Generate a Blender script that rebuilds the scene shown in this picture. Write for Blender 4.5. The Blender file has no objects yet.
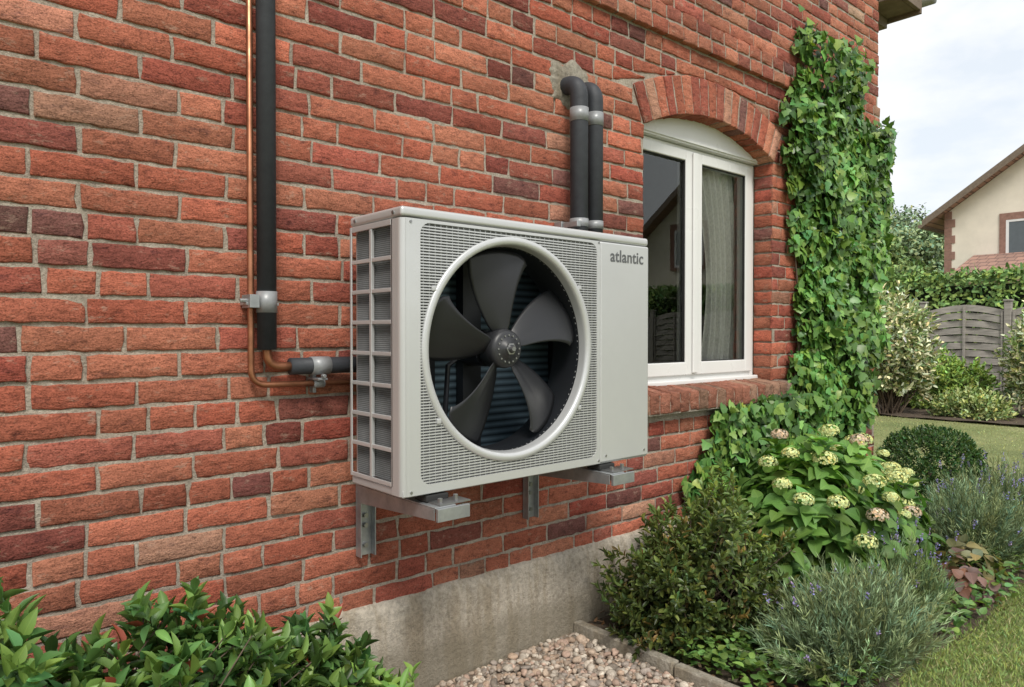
import bpy, math, random
import numpy as np
from mathutils import Vector, noise, Matrix
random.seed(7)
R = np.random.RandomState(11)
sc = bpy.context.scene
H = 1.15
CAMD = 1.95

# ------------------------------------------------------------------ helpers
def link(o):
    sc.collection.objects.link(o); return o
def empty(name, loc=(0,0,0)):
    e = bpy.data.objects.new(name, None); e.empty_display_size = .1
    e.location = loc; return link(e)
def parent(o, p):
    o.parent = p
    o.matrix_parent_inverse = Matrix.Translation(-Vector(p.location))
    return o

class MB:
    def __init__(s): s.v=[]; s.f=[]
    def box(s,x0,x1,y0,y1,z0,z1):
        b=len(s.v)
        s.v += [(x0,y0,z0),(x1,y0,z0),(x1,y1,z0),(x0,y1,z0),(x0,y0,z1),(x1,y0,z1),(x1,y1,z1),(x0,y1,z1)]
        s.f += [tuple(b+i for i in q) for q in ((0,3,2,1),(4,5,6,7),(0,1,5,4),(1,2,6,5),(2,3,7,6),(3,0,4,7))]
    def poly(s,pts):
        b=len(s.v); s.v += [tuple(p) for p in pts]; s.f.append(tuple(range(b,b+len(pts))))
    def prism(s,pts,off):
        n=len(pts); b=len(s.v)
        s.v += [tuple(p) for p in pts]+[tuple(Vector(p)+Vector(off)) for p in pts]
        s.f.append(tuple(range(b,b+n))); s.f.append(tuple(reversed(range(b+n,b+2*n))))
        for i in range(n):
            j=(i+1)%n; s.f.append((b+i,b+n+i,b+n+j,b+j))
    def tube(s,pts,rad,n=12,cap=True):
        pts=[Vector(p) for p in pts]
        if not hasattr(rad,'__len__'): rad=[rad]*len(pts)
        t0=(pts[1]-pts[0]).normalized()
        a=t0.orthogonal().normalized(); rings=[]
        for i,p in enumerate(pts):
            if i==0: t=t0
            elif i==len(pts)-1: t=(pts[i]-pts[i-1]).normalized()
            else: t=((pts[i+1]-pts[i]).normalized()+(pts[i]-pts[i-1]).normalized()).normalized()
            a=(a-t*a.dot(t)).normalized(); c=t.cross(a)
            b=len(s.v)
            for k in range(n):
                an=2*math.pi*k/n
                s.v.append(tuple(p+(a*math.cos(an)+c*math.sin(an))*rad[i]))
            rings.append(b)
        for i in range(len(rings)-1):
            for k in range(n):
                k2=(k+1)%n
                s.f.append((rings[i]+k,rings[i]+k2,rings[i+1]+k2,rings[i+1]+k))
        if cap:
            s.f.append(tuple(rings[0]+k for k in reversed(range(n))))
            s.f.append(tuple(rings[-1]+k for k in range(n)))
    def lathe(s,prof,c,n=96,axis='y'):
        b=len(s.v)
        for (r,y) in prof:
            for k in range(n):
                an=2*math.pi*k/n
                s.v.append((c[0]+r*math.cos(an), y, c[1]+r*math.sin(an)))
        for i in range(len(prof)-1):
            for k in range(n):
                k2=(k+1)%n
                s.f.append((b+i*n+k,b+i*n+k2,b+(i+1)*n+k2,b+(i+1)*n+k))
    def obj(s,name,mat,par=None,smooth=False,bevel=0,seg=2):
        me=bpy.data.meshes.new(name); me.from_pydata(s.v,[],s.f); me.update()
        if smooth:
            me.polygons.foreach_set('use_smooth',[True]*len(me.polygons))
        me.materials.append(mat)
        o=link(bpy.data.objects.new(name,me))
        if bevel:
            m=o.modifiers.new('bevel','BEVEL'); m.width=bevel; m.segments=seg; m.limit_method='ANGLE'; m.angle_limit=.6
            me.polygons.foreach_set('use_smooth',[True]*len(me.polygons))
            w=o.modifiers.new('wn','WEIGHTED_NORMAL'); w.keep_sharp=True
        if par: parent(o,par)
        return o

def arr_mesh(name,V,F,mat,par=None,col=None,uv=None,smooth=True):
    V=np.asarray(V,dtype=np.float32); F=np.asarray(F,dtype=np.int32); k=F.shape[1]
    me=bpy.data.meshes.new(name)
    me.vertices.add(len(V)); me.vertices.foreach_set('co',V.ravel())
    me.loops.add(F.size); me.loops.foreach_set('vertex_index',F.ravel())
    me.polygons.add(len(F)); me.polygons.foreach_set('loop_start',np.arange(0,F.size,k,dtype=np.int32))
    try: me.polygons.foreach_set('loop_total',np.full(len(F),k,dtype=np.int32))
    except Exception: pass
    me.update(calc_edges=True)
    if smooth: me.polygons.foreach_set('use_smooth',np.ones(len(F),dtype=bool))
    if col is not None:
        a=me.color_attributes.new('Col','FLOAT_COLOR','POINT')
        c=np.ones((len(V),4),dtype=np.float32); c[:,:3]=col
        a.data.foreach_set('color',c.ravel())
    if uv is not None:
        u=me.uv_layers.new(name='UVMap'); u.data.foreach_set('uv',np.asarray(uv,dtype=np.float32)[F.ravel()].ravel())
    me.materials.append(mat); me.validate()
    o=link(bpy.data.objects.new(name,me))
    if par: parent(o,par)
    return o

def nrm(a): return a/np.maximum(np.linalg.norm(a,axis=-1,keepdims=True),1e-9)

def template(prof, fold=.15, droop=.15, m=None):
    V=[];n=len(prof)
    for t,w in prof:
        z=-droop*t*t
        V += [(t,-w,z+fold*w),(t,0,z),(t,w,z+fold*w)]
    F=[]
    for i in range(n-1):
        a=3*i
        F += [(a,a+3,a+4,a+1),(a+1,a+4,a+5,a+2)]
    return np.array(V),np.array(F)
T_ELL=template([(0,.02),(.15,.26),(.38,.48),(.62,.46),(.85,.24),(1,.01)],.35,.18)
T_SM=template([(0,.05),(.35,.45),(.75,.38),(1,.02)],.35,.1)
T_OV=template([(0,.08),(.1,.36),(.28,.5),(.5,.47),(.72,.33),(.9,.14),(1,.0)],.25,.28)
T_IVY=template([(0,.04),(.04,.34),(.22,.56),(.42,.33),(.62,.34),(.82,.13),(1,.0)],.12,.15)
T_NEE=(np.array([(0,-.35,0),(.5,-.5,-.03),(1,0,-.1),(.5,.5,-.03)]),np.array([(0,1,2,3)]))
T_QD=(np.array([(0,-.5,0),(1,-.35,0),(1,.35,-.1),(0,.5,0)]),np.array([(0,1,2,3)]))

def leaves(name,P,D,N,L,W,tpl,mat,col,par=None):
    V0,F0=tpl; n=len(P)
    D=nrm(D); N=nrm(N-D*np.sum(N*D,axis=1,keepdims=True)); B=np.cross(N,D)
    L=np.broadcast_to(L,(n,)); W=np.broadcast_to(W,(n,))
    V=(P[:,None,:]+D[:,None,:]*(V0[None,:,0,None]*L[:,None,None])
       +B[:,None,:]*(V0[None,:,1,None]*W[:,None,None])
       +N[:,None,:]*(V0[None,:,2,None]*L[:,None,None]))
    F=(F0[None]+ (np.arange(n)*len(V0))[:,None,None]).reshape(-1,F0.shape[1])
    C=np.repeat(col,len(V0),axis=0)
    UV=np.tile(V0[:,:2]+np.array([0,.5]),(n,1))
    return arr_mesh(name,V.reshape(-1,3),F,mat,par,C,UV)

def vary(base,n,s=.18,rng=R):
    base=np.array(base)[None]
    k=np.exp(rng.randn(n,1)*s); h=rng.randn(n,1)*s*.5
    return np.clip(base*k*np.concatenate([1+h,1+0*h,1-h],axis=1),0.004,1)

# ------------------------------------------------------------------ materials
def newmat(name):
    m=bpy.data.materials.new(name); m.use_nodes=True
    nt=m.node_tree; b=nt.nodes['Principled BSDF']; return m,nt,b
def nd(nt,t,**k):
    n=nt.nodes.new(t)
    for a,v in k.items(): setattr(n,a,v)
    return n
def ramp(nt,src,stops):
    r=nt.nodes.new('ShaderNodeValToRGB'); e=r.color_ramp.elements
    while len(e)<len(stops): e.new(.5)
    for i,(p,c) in enumerate(stops):
        e[i].position=p; e[i].color=(c,c,c,1) if not hasattr(c,'__len__') else (*c,1)
    nt.links.new(src,r.inputs[0]); return r
def mix(nt,f,a,b,mode='MIX'):
    m=nt.nodes.new('ShaderNodeMix'); m.data_type='RGBA'; m.blend_type=mode
    for i,s in ((0,f),(6,a),(7,b)):
        if isinstance(s,bpy.types.NodeSocket): nt.links.new(s,m.inputs[i])
        else: m.inputs[i].default_value = s if i==0 else (*s,1)
    return m.outputs[2]
def tc(nt,scale=(1,1,1)):
    t=nt.nodes.new('ShaderNodeTexCoord'); mp=nt.nodes.new('ShaderNodeMapping')
    mp.inputs['Scale'].default_value=scale; nt.links.new(t.outputs['Object'],mp.inputs[0]); return mp.outputs[0]
def noi(nt,vec,scale,detail=4,rough=.55):
    n=nd(nt,'ShaderNodeTexNoise'); n.inputs['Scale'].default_value=scale; n.inputs['Detail'].default_value=detail
    n.inputs['Roughness'].default_value=rough
    if vec is not None: nt.links.new(vec,n.inputs['Vector'])
    return n.outputs['Fac']
def bump(nt,b,h,strength,dist,prev=None):
    n=nt.nodes.new('ShaderNodeBump'); n.inputs['Strength'].default_value=strength; n.inputs['Distance'].default_value=dist
    nt.links.new(h,n.inputs['Height'])
    if prev is not None: nt.links.new(prev,n.inputs['Normal'])
    if b is not None: nt.links.new(n.outputs[0],b.inputs['Normal'])
    return n.outputs[0]

def simple(name,c,rough=.5,metal=0,var=.12,scale=8,bs=0,bd=.002,bscale=60,vscale=(1,1,1)):
    m,nt,b=newmat(name); v=tc(nt,vscale)
    f=noi(nt,v,scale,4)
    r=ramp(nt,f,[(.3,1-var),(.7,1.)])
    nt.links.new(mix(nt,1.,c,r.outputs[0],'MULTIPLY'),b.inputs['Base Color'])
    rr=ramp(nt,f,[(.3,min(1,rough+.08)),(.7,max(0,rough-.06))])
    nt.links.new(rr.outputs[0],b.inputs['Roughness']); b.inputs['Metallic'].default_value=metal
    if bs: bump(nt,b,noi(nt,v,bscale,3),bs,bd)
    return m

def leafmat(name,rough=.45,trans=.25,vein=.35,spec=.4):
    m,nt,b=newmat(name)
    a=nd(nt,'ShaderNodeAttribute',attribute_name='Col')
    c=a.outputs['Color']
    if vein:
        uv=nd(nt,'ShaderNodeUVMap'); sp=nd(nt,'ShaderNodeSeparateXYZ'); nt.links.new(uv.outputs[0],sp.inputs[0])
        ab=nd(nt,'ShaderNodeMath',operation='SUBTRACT'); nt.links.new(sp.outputs[1],ab.inputs[0]); ab.inputs[1].default_value=.5
        ab2=nd(nt,'ShaderNodeMath',operation='ABSOLUTE'); nt.links.new(ab.outputs[0],ab2.inputs[0])
        rib=ramp(nt,ab2.outputs[0],[(.0,1),(.05,0)])
        s1=nd(nt,'ShaderNodeMath',operation='MULTIPLY_ADD'); nt.links.new(ab2.outputs[0],s1.inputs[0]); s1.inputs[1].default_value=-.9; nt.links.new(sp.outputs[0],s1.inputs[2])
        s2=nd(nt,'ShaderNodeMath',operation='MULTIPLY'); nt.links.new(s1.outputs[0],s2.inputs[0]); s2.inputs[1].default_value=8
        s3=nd(nt,'ShaderNodeMath',operation='FRACT'); nt.links.new(s2.outputs[0],s3.inputs[0])
        sv=ramp(nt,s3.outputs[0],[(.0,.45),(.16,0)])
        mx=nd(nt,'ShaderNodeMath',operation='MAXIMUM'); nt.links.new(rib.outputs[0],mx.inputs[0]); nt.links.new(sv.outputs[0],mx.inputs[1])
        mv=nd(nt,'ShaderNodeMath',operation='MULTIPLY'); nt.links.new(mx.outputs[0],mv.inputs[0]); mv.inputs[1].default_value=vein
        light=mix(nt,1.,c,(1.9,1.7,1.6),'MULTIPLY')
        c=mix(nt,mv.outputs[0],c,light)
    nt.links.new(c,b.inputs['Base Color']); b.inputs['Roughness'].default_value=rough
    b.inputs['Specular IOR Level'].default_value=spec
    if trans:
        tr=nd(nt,'ShaderNodeBsdfTranslucent')
        nt.links.new(mix(nt,1.,c,(1.5,1.6,.75),'MULTIPLY'),tr.inputs[0])
        ms=nd(nt,'ShaderNodeMixShader'); ms.inputs[0].default_value=trans
        nt.links.new(b.outputs[0],ms.inputs[1]); nt.links.new(tr.outputs[0],ms.inputs[2])
        nt.links.new(ms.outputs[0],nt.nodes['Material Output'].inputs[0])
    return m
M_LEAF=leafmat('leaf_soft',.5,.25)
M_GLOSS=leafmat('leaf_glossy',.38,.18,.3,.45)
M_PLAIN=leafmat('leaf_plain',.65,0,0,.3)
M_BARK=simple('bark',(.14,.10,.07),.85,0,.5,30)
M_STEM=simple('green_stem',(.15,.20,.07),.6,0,.3,30)

def brickmat():
    m,nt,b=newmat('brick'); v=tc(nt)
    a=nd(nt,'ShaderNodeAttribute',attribute_name='Col')
    n1=noi(nt,tc(nt,(1,1,2.0)),30,5,.76)
    n2=noi(nt,v,230,2,.7)
    f1=ramp(nt,n1,[(.30,.55),(.45,.94),(.66,1.20)])
    c=mix(nt,1.,a.outputs['Color'],f1.outputs[0],'MULTIPLY')
    f2=ramp(nt,n2,[(.33,.45),(.48,1.),(.7,1.25)])
    c=mix(nt,.8,c,f2.outputs[0],'MULTIPLY')
    n3=noi(nt,tc(nt,(1,1,2.2)),17,5,.78)
    f3=ramp(nt,n3,[(.55,0),(.67,.95)])
    c=mix(nt,f3.outputs[0],c,mix(nt,1.,c,(.50,.52,.60),'MULTIPLY'))
    f4=ramp(nt,n3,[(.30,.60),(.43,0)])
    c=mix(nt,f4.outputs[0],c,(.44,.31,.235))
    nt.links.new(c,b.inputs['Base Color']); b.inputs['Roughness'].default_value=.92
    b.inputs['Specular IOR Level'].default_value=.15
    p=bump(nt,None,n1,1.,.010)
    bump(nt,b,n2,.6,.0022,p)
    return m
M_BRICK=brickmat()
def mortarmat():
    m,nt,b=newmat('mortar'); v=tc(nt)
    f=noi(nt,v,9,4,.7); r=ramp(nt,f,[(.3,(.28,.235,.19)),(.55,(.42,.365,.295)),(.75,(.52,.465,.39))])
    n2=noi(nt,v,120,3,.8)
    g=ramp(nt,n2,[(.35,.62),(.6,1.08)])
    nt.links.new(mix(nt,1.,r.outputs[0],g.outputs[0],'MULTIPLY'),b.inputs['Base Color'])
    b.inputs['Roughness'].default_value=.95
    bump(nt,b,n2,1.,.006); return m
M_MORT=mortarmat()
def concmat(name,base,dark,moss=True):
    m,nt,b=newmat(name); v=tc(nt)
    n1=noi(nt,tc(nt,(1,1,.6)),3.6,7,.75)
    r=ramp(nt,n1,[(.36,dark),(.56,base)])
    n2=noi(nt,v,60,5,.8)
    g=ramp(nt,n2,[(.35,.66),(.60,1.1)])
    c=mix(nt,1.,r.outputs[0],g.outputs[0],'MULTIPLY')
    st=ramp(nt,noi(nt,tc(nt,(9,9,1.0)),1.6,4,.65),[(.46,0),(.62,.7)])
    c=mix(nt,st.outputs[0],c,mix(nt,1.,c,(.66,.60,.50),'MULTIPLY'))
    if moss:
        t=nd(nt,'ShaderNodeTexCoord'); s=nd(nt,'ShaderNodeSeparateXYZ'); nt.links.new(t.outputs['Object'],s.inputs[0])
        h=nd(nt,'ShaderNodeMath',operation='MULTIPLY_ADD'); nt.links.new(n1,h.inputs[0]); h.inputs[1].default_value=-.26; nt.links.new(s.outputs[2],h.inputs[2])
        mr=ramp(nt,h.outputs[0],[(.0,.65),(.07,0)])
        c=mix(nt,mr.outputs[0],c,(.19,.165,.115))
    nt.links.new(c,b.inputs['Base Color']); b.inputs['Roughness'].default_value=.92
    bump(nt,b,n2,1.,.010); return m
M_CONC=concmat('render_plinth',(.60,.54,.45),(.42,.37,.295))
M_KERB=concmat('kerb_concrete',(.42,.38,.31),(.28,.25,.20),False)

M_SILVER=simple('silver_paint',(.60,.61,.61),.34,.42,.09,4)
M_SILVER2=simple('silver_side',(.54,.55,.555),.4,.38,.08,7)
M_GALV=simple('galvanised',(.46,.48,.49),.42,.7,.35,22)
M_DARKIN=simple('dark_interior',(.012,.014,.018),.5,.1,.3,8)
M_BLADE=simple('fan_plastic',(.017,.018,.021),.38,0,.2,12)
M_HUB=simple('fan_hub_plastic',(.030,.031,.035),.4,0,.2,12)
M_COPPER=simple('copper',(.46,.20,.11),.40,.85,.5,25)
M_FOAM=simple('foam_insulation',(.036,.040,.048),.62,0,.25,30,.35,.0015,140)
M_TAPE=simple('grey_tape',(.30,.31,.32),.4,.15,.2,40,.5,.002,40)
M_RUB=simple('rubber',(.02,.02,.02),.7)
M_WHITE=simple('white_pvc',(.76,.76,.75),.3,0,.06,4)
M_SCREW=simple('steel_screw',(.35,.35,.35),.35,.9)
M_TXT=simple('logo_grey',(.11,.115,.12),.45)
M_SOFFIT=simple('soffit_wood',(.20,.15,.11),.7,0,.3,14)
M_ZINC=simple('zinc',(.30,.29,.27),.5,.3,.2,10)
M_SLATE=simple('grille_back',(.24,.245,.25),.55,.2,.2,10)

def coilmat(name,c1,c2,axis,sc_):
    m,nt,b=newmat(name)
    t=nd(nt,'ShaderNodeTexCoord'); s=nd(nt,'ShaderNodeSeparateXYZ'); nt.links.new(t.outputs['Object'],s.inputs[0])
    a=nd(nt,'ShaderNodeMath',operation='MULTIPLY'); nt.links.new(s.outputs[axis],a.inputs[0]); a.inputs[1].default_value=sc_
    f=nd(nt,'ShaderNodeMath',operation='FRACT'); nt.links.new(a.outputs[0],f.inputs[0])
    r=ramp(nt,f.outputs[0],[(.0,c1),(.45,c2),(.55,c2),(1.,c1)])
    n=ramp(nt,noi(nt,t.outputs['Object'],9,3),[(.3,.7),(.7,1.1)])
    nt.links.new(mix(nt,1.,r.outputs[0],n.outputs[0],'MULTIPLY'),b.inputs['Base Color'])
    b.inputs['Roughness'].default_value=.45; b.inputs['Metallic'].default_value=.4
    bump(nt,b,r.outputs[0],.6,.004); return m
M_COIL=coilmat('coil_fins_side',(.14,.145,.15),(.38,.39,.40),2,190)
M_COILB=coilmat('coil_fins_back',(.014,.024,.034),(.15,.23,.29),2,44)

# ------------------------------------------------------------------ brick generator
BV=[];BF=[];BC=[]
def brick_col(light=0):
    k=random.random()
    if k<.44: c=(.375,.122,.076)
    elif k<.66: c=(.415,.152,.094)
    elif k<.83: c=(.315,.092,.064)
    elif k<.925: c=(.245,.078,.060)
    elif k<.96: c=(.41,.20,.135)
    else: c=(.18,.078,.066)
    v=math.exp(random.gauss(0,.12)); h=random.gauss(0,.07)
    if light: v*=1.08
    return (c[0]*v,c[1]*v*(1+h+light*.35),c[2]*v*(1+h+light*.5))
def brick(O,U,V,N,quad,back=.012,col=None,res=.024,rough=1.):
    O=Vector(O);U=Vector(U);V=Vector(V);N=Vector(N)
    bl,br,tr,tl=[Vector(q) for q in quad]
    w=((br-bl).length+(tr-tl).length)/2; h=((tl-bl).length+(tr-br).length)/2
    if w<.012 or h<.008: return
    nx=max(2,int(w/res)); nz=max(2,int(h/res))
    bvl=min(.0035,h*.2)
    us=[0,0,bvl/w]+[bvl/w+(1-2*bvl/w)*i/nx for i in range(1,nx)]+[1-bvl/w,1,1]
    vs=[0,0,bvl/h]+[bvl/h+(1-2*bvl/h)*i/nz for i in range(1,nz)]+[1-bvl/h,1,1]
    b=len(BV); c=col or brick_col()
    off=random.uniform(-.0012,.0015); tu=random.gauss(0,.002); tv=random.gauss(0,.010)
    sd=random.random()*50
    nu=len(us); nv=len(vs)
    for j,vv in enumerate(vs):
        for i,uu in enumerate(us):
            p=(bl*(1-uu)+br*uu)*(1-vv)+(tl*(1-uu)+tr*uu)*vv
            ei=min(i,nu-1-i); ej=min(j,nv-1-j); e=min(ei,ej)
            dep=-back if e==0 else (-.0020 if e==1 else 0)
            W=O+U*p.x+V*p.y
            q=Vector((W.x*22+sd,W.y*22,W.z*30))
            if e>0:
                n1=noise.noise(q)*.0022*rough+noise.noise(q*3.1)*.0017*rough
                dep+=off+n1+(uu-.5)*tu+(vv-.5)*tv*.25
            if e<=1:
                j1=noise.noise(q*1.6+Vector((9,3,1)))*.006*rough; j2=noise.noise(q*1.8+Vector((2,8,5)))*.0055*rough
                W=W+U*j1+V*j2
            wv=1+.24*noise.noise(Vector((W.x*.9,W.y,W.z*1.3)))+.18*noise.noise(Vector((W.x*4,3,W.z*4)))
            BV.append(tuple(W+N*dep)); BC.append((c[0]*wv,c[1]*wv,c[2]*wv))
    for j in range(nv-1):
        for i in range(nu-1):
            a=b+j*nu+i; BF.append((a,a+1,a+nu+1,a+nu))

HL,HR,HTOP=-1.6,4.75,3.62
FZ=.30
OX0,OX1=2.43,3.49; OC=(OX0+OX1)/2; HW=(OX1-OX0)/2
SPR=2.035; RISE=.12; AR=(HW**2+RISE**2)/(2*RISE); AZ=SPR+RISE-AR; RO=AR+.172
SILLB,SILLT=.80,.905
JO=.0102; CO=.0668
PR=.0048
house=empty('brick_house',(1.5,1,0))
ang0=math.asin(HW/AR)
XS=RO*math.sin(ang0); ZS=AZ+RO*math.cos(ang0)
def archside(z):
    if z<=SILLB-.001: return 0
    if z<SILLT: return HW+.10
    if z<=SPR: return HW
    return (z-AZ)*math.tan(ang0)
def arcz(x):
    d=abs(x-OC)
    return AZ+math.sqrt(RO*RO-d*d) if d<XS else None
row=0; z=FZ+.006
rows=[]
while z<HTOP: rows.append(z); z+=CO
band_i=[i for i,zz in enumerate(rows) if zz>2.385][:2]
for ri,z0 in enumerate(rows):
    z1=z0+CO-JO
    inband=ri in band_i; above=ri>band_i[-1]
    yb=-PR-(.024 if inband else (.010 if above else 0))
    x=HL - (0 if ri%2 else .108) - random.uniform(0,.03)
    cells=[]
    if inband:
        while x<HR: cells.append((x,min(x+.100,HR))); x+=.100+JO
    else:
        while x<HR:
            if random.random()<.2:
                cells+= [(x,x+.100),(x+.100+JO,x+.211)]
                x+=.211+JO
            else:
                w=.209+random.uniform(-.007,.007); cells.append((x,x+w)); x+=w+JO
    for a,bb in cells:
        if a<HL: a=HL
        if bb>HR: bb=HR
        if bb-a<.03: continue
        cc_=brick_col(.35 if (above or inband) else 0); rs=.024 if a>-.3 else .06
        def put(q): brick((0,yb,0),(1,0,0),(0,0,1),(0,-1,0),q,back=.012+(-yb-PR),col=cc_,res=rs)
        full=[(a,z0),(bb,z0),(bb,z1),(a,z1)]
        if z1<=SILLB+.02 or z0>=AZ+RO+.001: put(full); continue
        if z0>=ZS-.03:
            if bb<OC-XS or a>OC+XS: put(full); continue
            xa,xb=a,bb; K=24; xs=[xa+(xb-xa)*i/K for i in range(K+1)]
            ok=[xx for xx in xs if (arcz(xx) is None or arcz(xx)<z1-.006)]
            if len(ok)<3: continue
            xa,xb=ok[0],ok[-1]
            za=max(z0,(arcz(xa) or z0)+.003); zb_=max(z0,(arcz(xb) or z0)+.003)
            put([(xa,za),(xb,zb_),(xb,z1),(xa,z1)]); continue
        hb,ht=archside(z0),archside(z1)
        if z0<SILLT and z1>SILLB: hb=ht=HW+.10
        if not hb and not ht: put(full); continue
        g=JO if z0>SPR else 0
        lb,lt,rb,rt=OC-hb,OC-ht,OC+hb,OC+ht
        if a<max(lb,lt):
            cb,ct=min(bb,max(lb-g,a)),min(bb,max(lt-g,a))
            if max(cb,ct)-a>.02: put([(a,z0),(max(cb,a+.004),z0),(max(ct,a+.004),z1),(a,z1)])
        if bb>min(rb,rt):
            cb,ct=max(a,min(rb+g,bb)),max(a,min(rt+g,bb))
            if bb-min(cb,ct)>.02: put([(min(cb,bb-.004),z0),(bb,z0),(bb,z1),(min(ct,bb-.004),z1)])
nv_=18
for k in range(nv_):
    a0=-ang0+2*ang0*k/nv_; a1=-ang0+2*ang0*(k+1)/nv_
    g=.0045
    def pt(a,r,s): 
        return (OC+r*math.sin(a)+s*math.cos(a)*g, AZ+r*math.cos(a)-s*math.sin(a)*g)
    q=[pt(a0,AR,1),pt(a1,AR,-1),pt(a1,RO-.004,-1),pt(a0,RO-.004,1)]
    col=brick_col(.1)
    brick((0,-PR-.008,0),(1,0,0),(0,0,1),(0,-1,0),q,back=.02,col=col)
    am=(a0+a1)/2
    p0=Vector((OC+AR*math.sin(am),0.004,AZ+AR*math.cos(am)))
    U=Vector((math.cos(am),0,-math.sin(am))); N=Vector((-math.sin(am),0,-math.cos(am)))
    w=AR*(a1-a0)/2-g
    brick(p0,U,(0,1,0),N,[(-w,0),(w,0),(w,.1),(-w,.1)],col=col)
for ri,z0 in enumerate(rows):
    if z0>SILLT-.01 and z0+CO-JO<SPR+.05:
        z1=z0+CO-JO
        brick((OX1,0,0),(0,-1,0),(0,0,1),(-1,0,0),[(-.105,z0),(-.003,z0),(-.003,z1),(-.105,z1)])
        brick((OX0,0,0),(0,1,0),(0,0,1),(1,0,0),[(.003,z0),(.105,z0),(.105,z1),(.003,z1)])
x=OX0-.085
while x<OX1+.08:
    v_=random.uniform(.7,1.05)
    col=random.choice([(.33*v_,.19*v_,.13*v_),(.36*v_,.15*v_,.10*v_),(.30*v_,.21*v_,.16*v_)]); w=.062
    a,b_=x,x+w
    fy=-.058
    brick((0,fy,0),(1,0,0),(0,0,1),(0,-1,0),[(a,SILLB+.006),(b_,SILLB+.006),(b_,SILLT-.016),(a,SILLT-.016)],col=col,back=.05,rough=1.5)
    n=Vector((0,-.16,1)).normalized(); v=Vector((0,1,.16)).normalized()
    brick((0,fy+.004,SILLT-.014),(1,0,0),v,n,[(a,0),(b_,0),(b_,.165),(a,.165)],col=col,rough=1.5)
    if x+w+.009>=OX1+.08:
        brick((b_,0,0),(0,1,0),(0,0,1),(1,0,0),[(fy+.004,SILLB+.006),(.0,SILLB+.006),(.0,SILLT-.014),(fy+.004,SILLT-.014)],col=col)
    x+=w+.009
arr_mesh('brickwork',np.array(BV),np.array(BF),M_BRICK,house,np.array(BC))
mb=MB()
def rect(x0,x1,z0,z1,y=0,nx=1): mb.poly([(x0,y,z0),(x1,y,z0),(x1,y,z1),(x0,y,z1)])
rect(HL,OX0,FZ,HTOP); rect(OX1,HR,FZ,HTOP); rect(OX0,OX1,FZ,SILLB+.01)
NS=24
for i in range(NS):
    a=-ang0+2*ang0*i/NS; c=-ang0+2*ang0*(i+1)/NS
    pa=(OC+AR*math.sin(a),AZ+AR*math.cos(a)+.006); pc=(OC+AR*math.sin(c),AZ+AR*math.cos(c)+.006)
    mb.poly([(pa[0],0,pa[1]),(pc[0],0,pc[1]),(pc[0],0,HTOP),(pa[0],0,HTOP)])
    mb.poly([(pa[0],0,pa[1]),(pa[0],.14,pa[1]),(pc[0],.14,pc[1]),(pc[0],0,pc[1])])
    qa=(OC+(RO-.006)*math.sin(a),AZ+(RO-.006)*math.cos(a)); qc=(OC+(RO-.006)*math.sin(c),AZ+(RO-.006)*math.cos(c))
    mb.poly([(pa[0],-.0085,pa[1]),(pc[0],-.0085,pc[1]),(qc[0],-.0085,qc[1]),(qa[0],-.0085,qa[1])])
mb.poly([(OX1+.007,0,SILLB),(OX1+.007,.14,SILLB),(OX1+.007,.14,SPR+.02),(OX1+.007,0,SPR+.02)])
mb.poly([(OX0-.007,0,SILLB),(OX0-.007,.14,SILLB),(OX0-.007,.14,SPR+.02),(OX0-.007,0,SPR+.02)])
mb.box(OX0-.088,OX1+.080,-.052,-.0005,SILLB,SILLT-.022)
mb.prism([(OX0,-.05,SILLT-.024),(OX1,-.05,SILLT-.024),(OX1,.12,SILLT+.004),(OX0,.12,SILLT+.004)],(0,0,-.05))
mb.box(HL,HR-.004,-.024,-.0005,rows[band_i[0]]+.003,rows[band_i[1]]+CO-JO-.003)
mb.box(HL,HR-.004,-.0103,-.0008,rows[band_i[1]]+CO,HTOP-.01)
mb.obj('mortar',M_MORT,house)
V=[];F=[]
nx=260
prof=[(.0,FZ+.02),(-.014,FZ+.014),(-.024,FZ-.004),(-.030,FZ-.03),(-.032,FZ-.06),(-.032,FZ-.09),(-.033,FZ-.12),(-.033,FZ-.16),(-.034,FZ-.2),(-.034,FZ-.24),(-.034,-.05)]
for i in range(nx+1):
    x=HL+(HR+.01-HL)*i/nx
    for j,(y,zz) in enumerate(prof):
        n=noise.noise(Vector((x*4,0,zz*6)))*.008+noise.noise(Vector((x*17,4,zz*17)))*.005
        V.append((x,y+n*(j>0),zz+(noise.noise(Vector((x*6,7,0)))*.012+noise.noise(Vector((x*25,2,0)))*.006 if j in(1,2) else 0)))
m_=len(prof)
for i in range(nx):
    for j in range(m_-1):
        a=i*m_+j; F.append((a,a+1,a+m_+1,a+m_))
arr_mesh('plinth',V,F,M_CONC,house)
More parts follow.
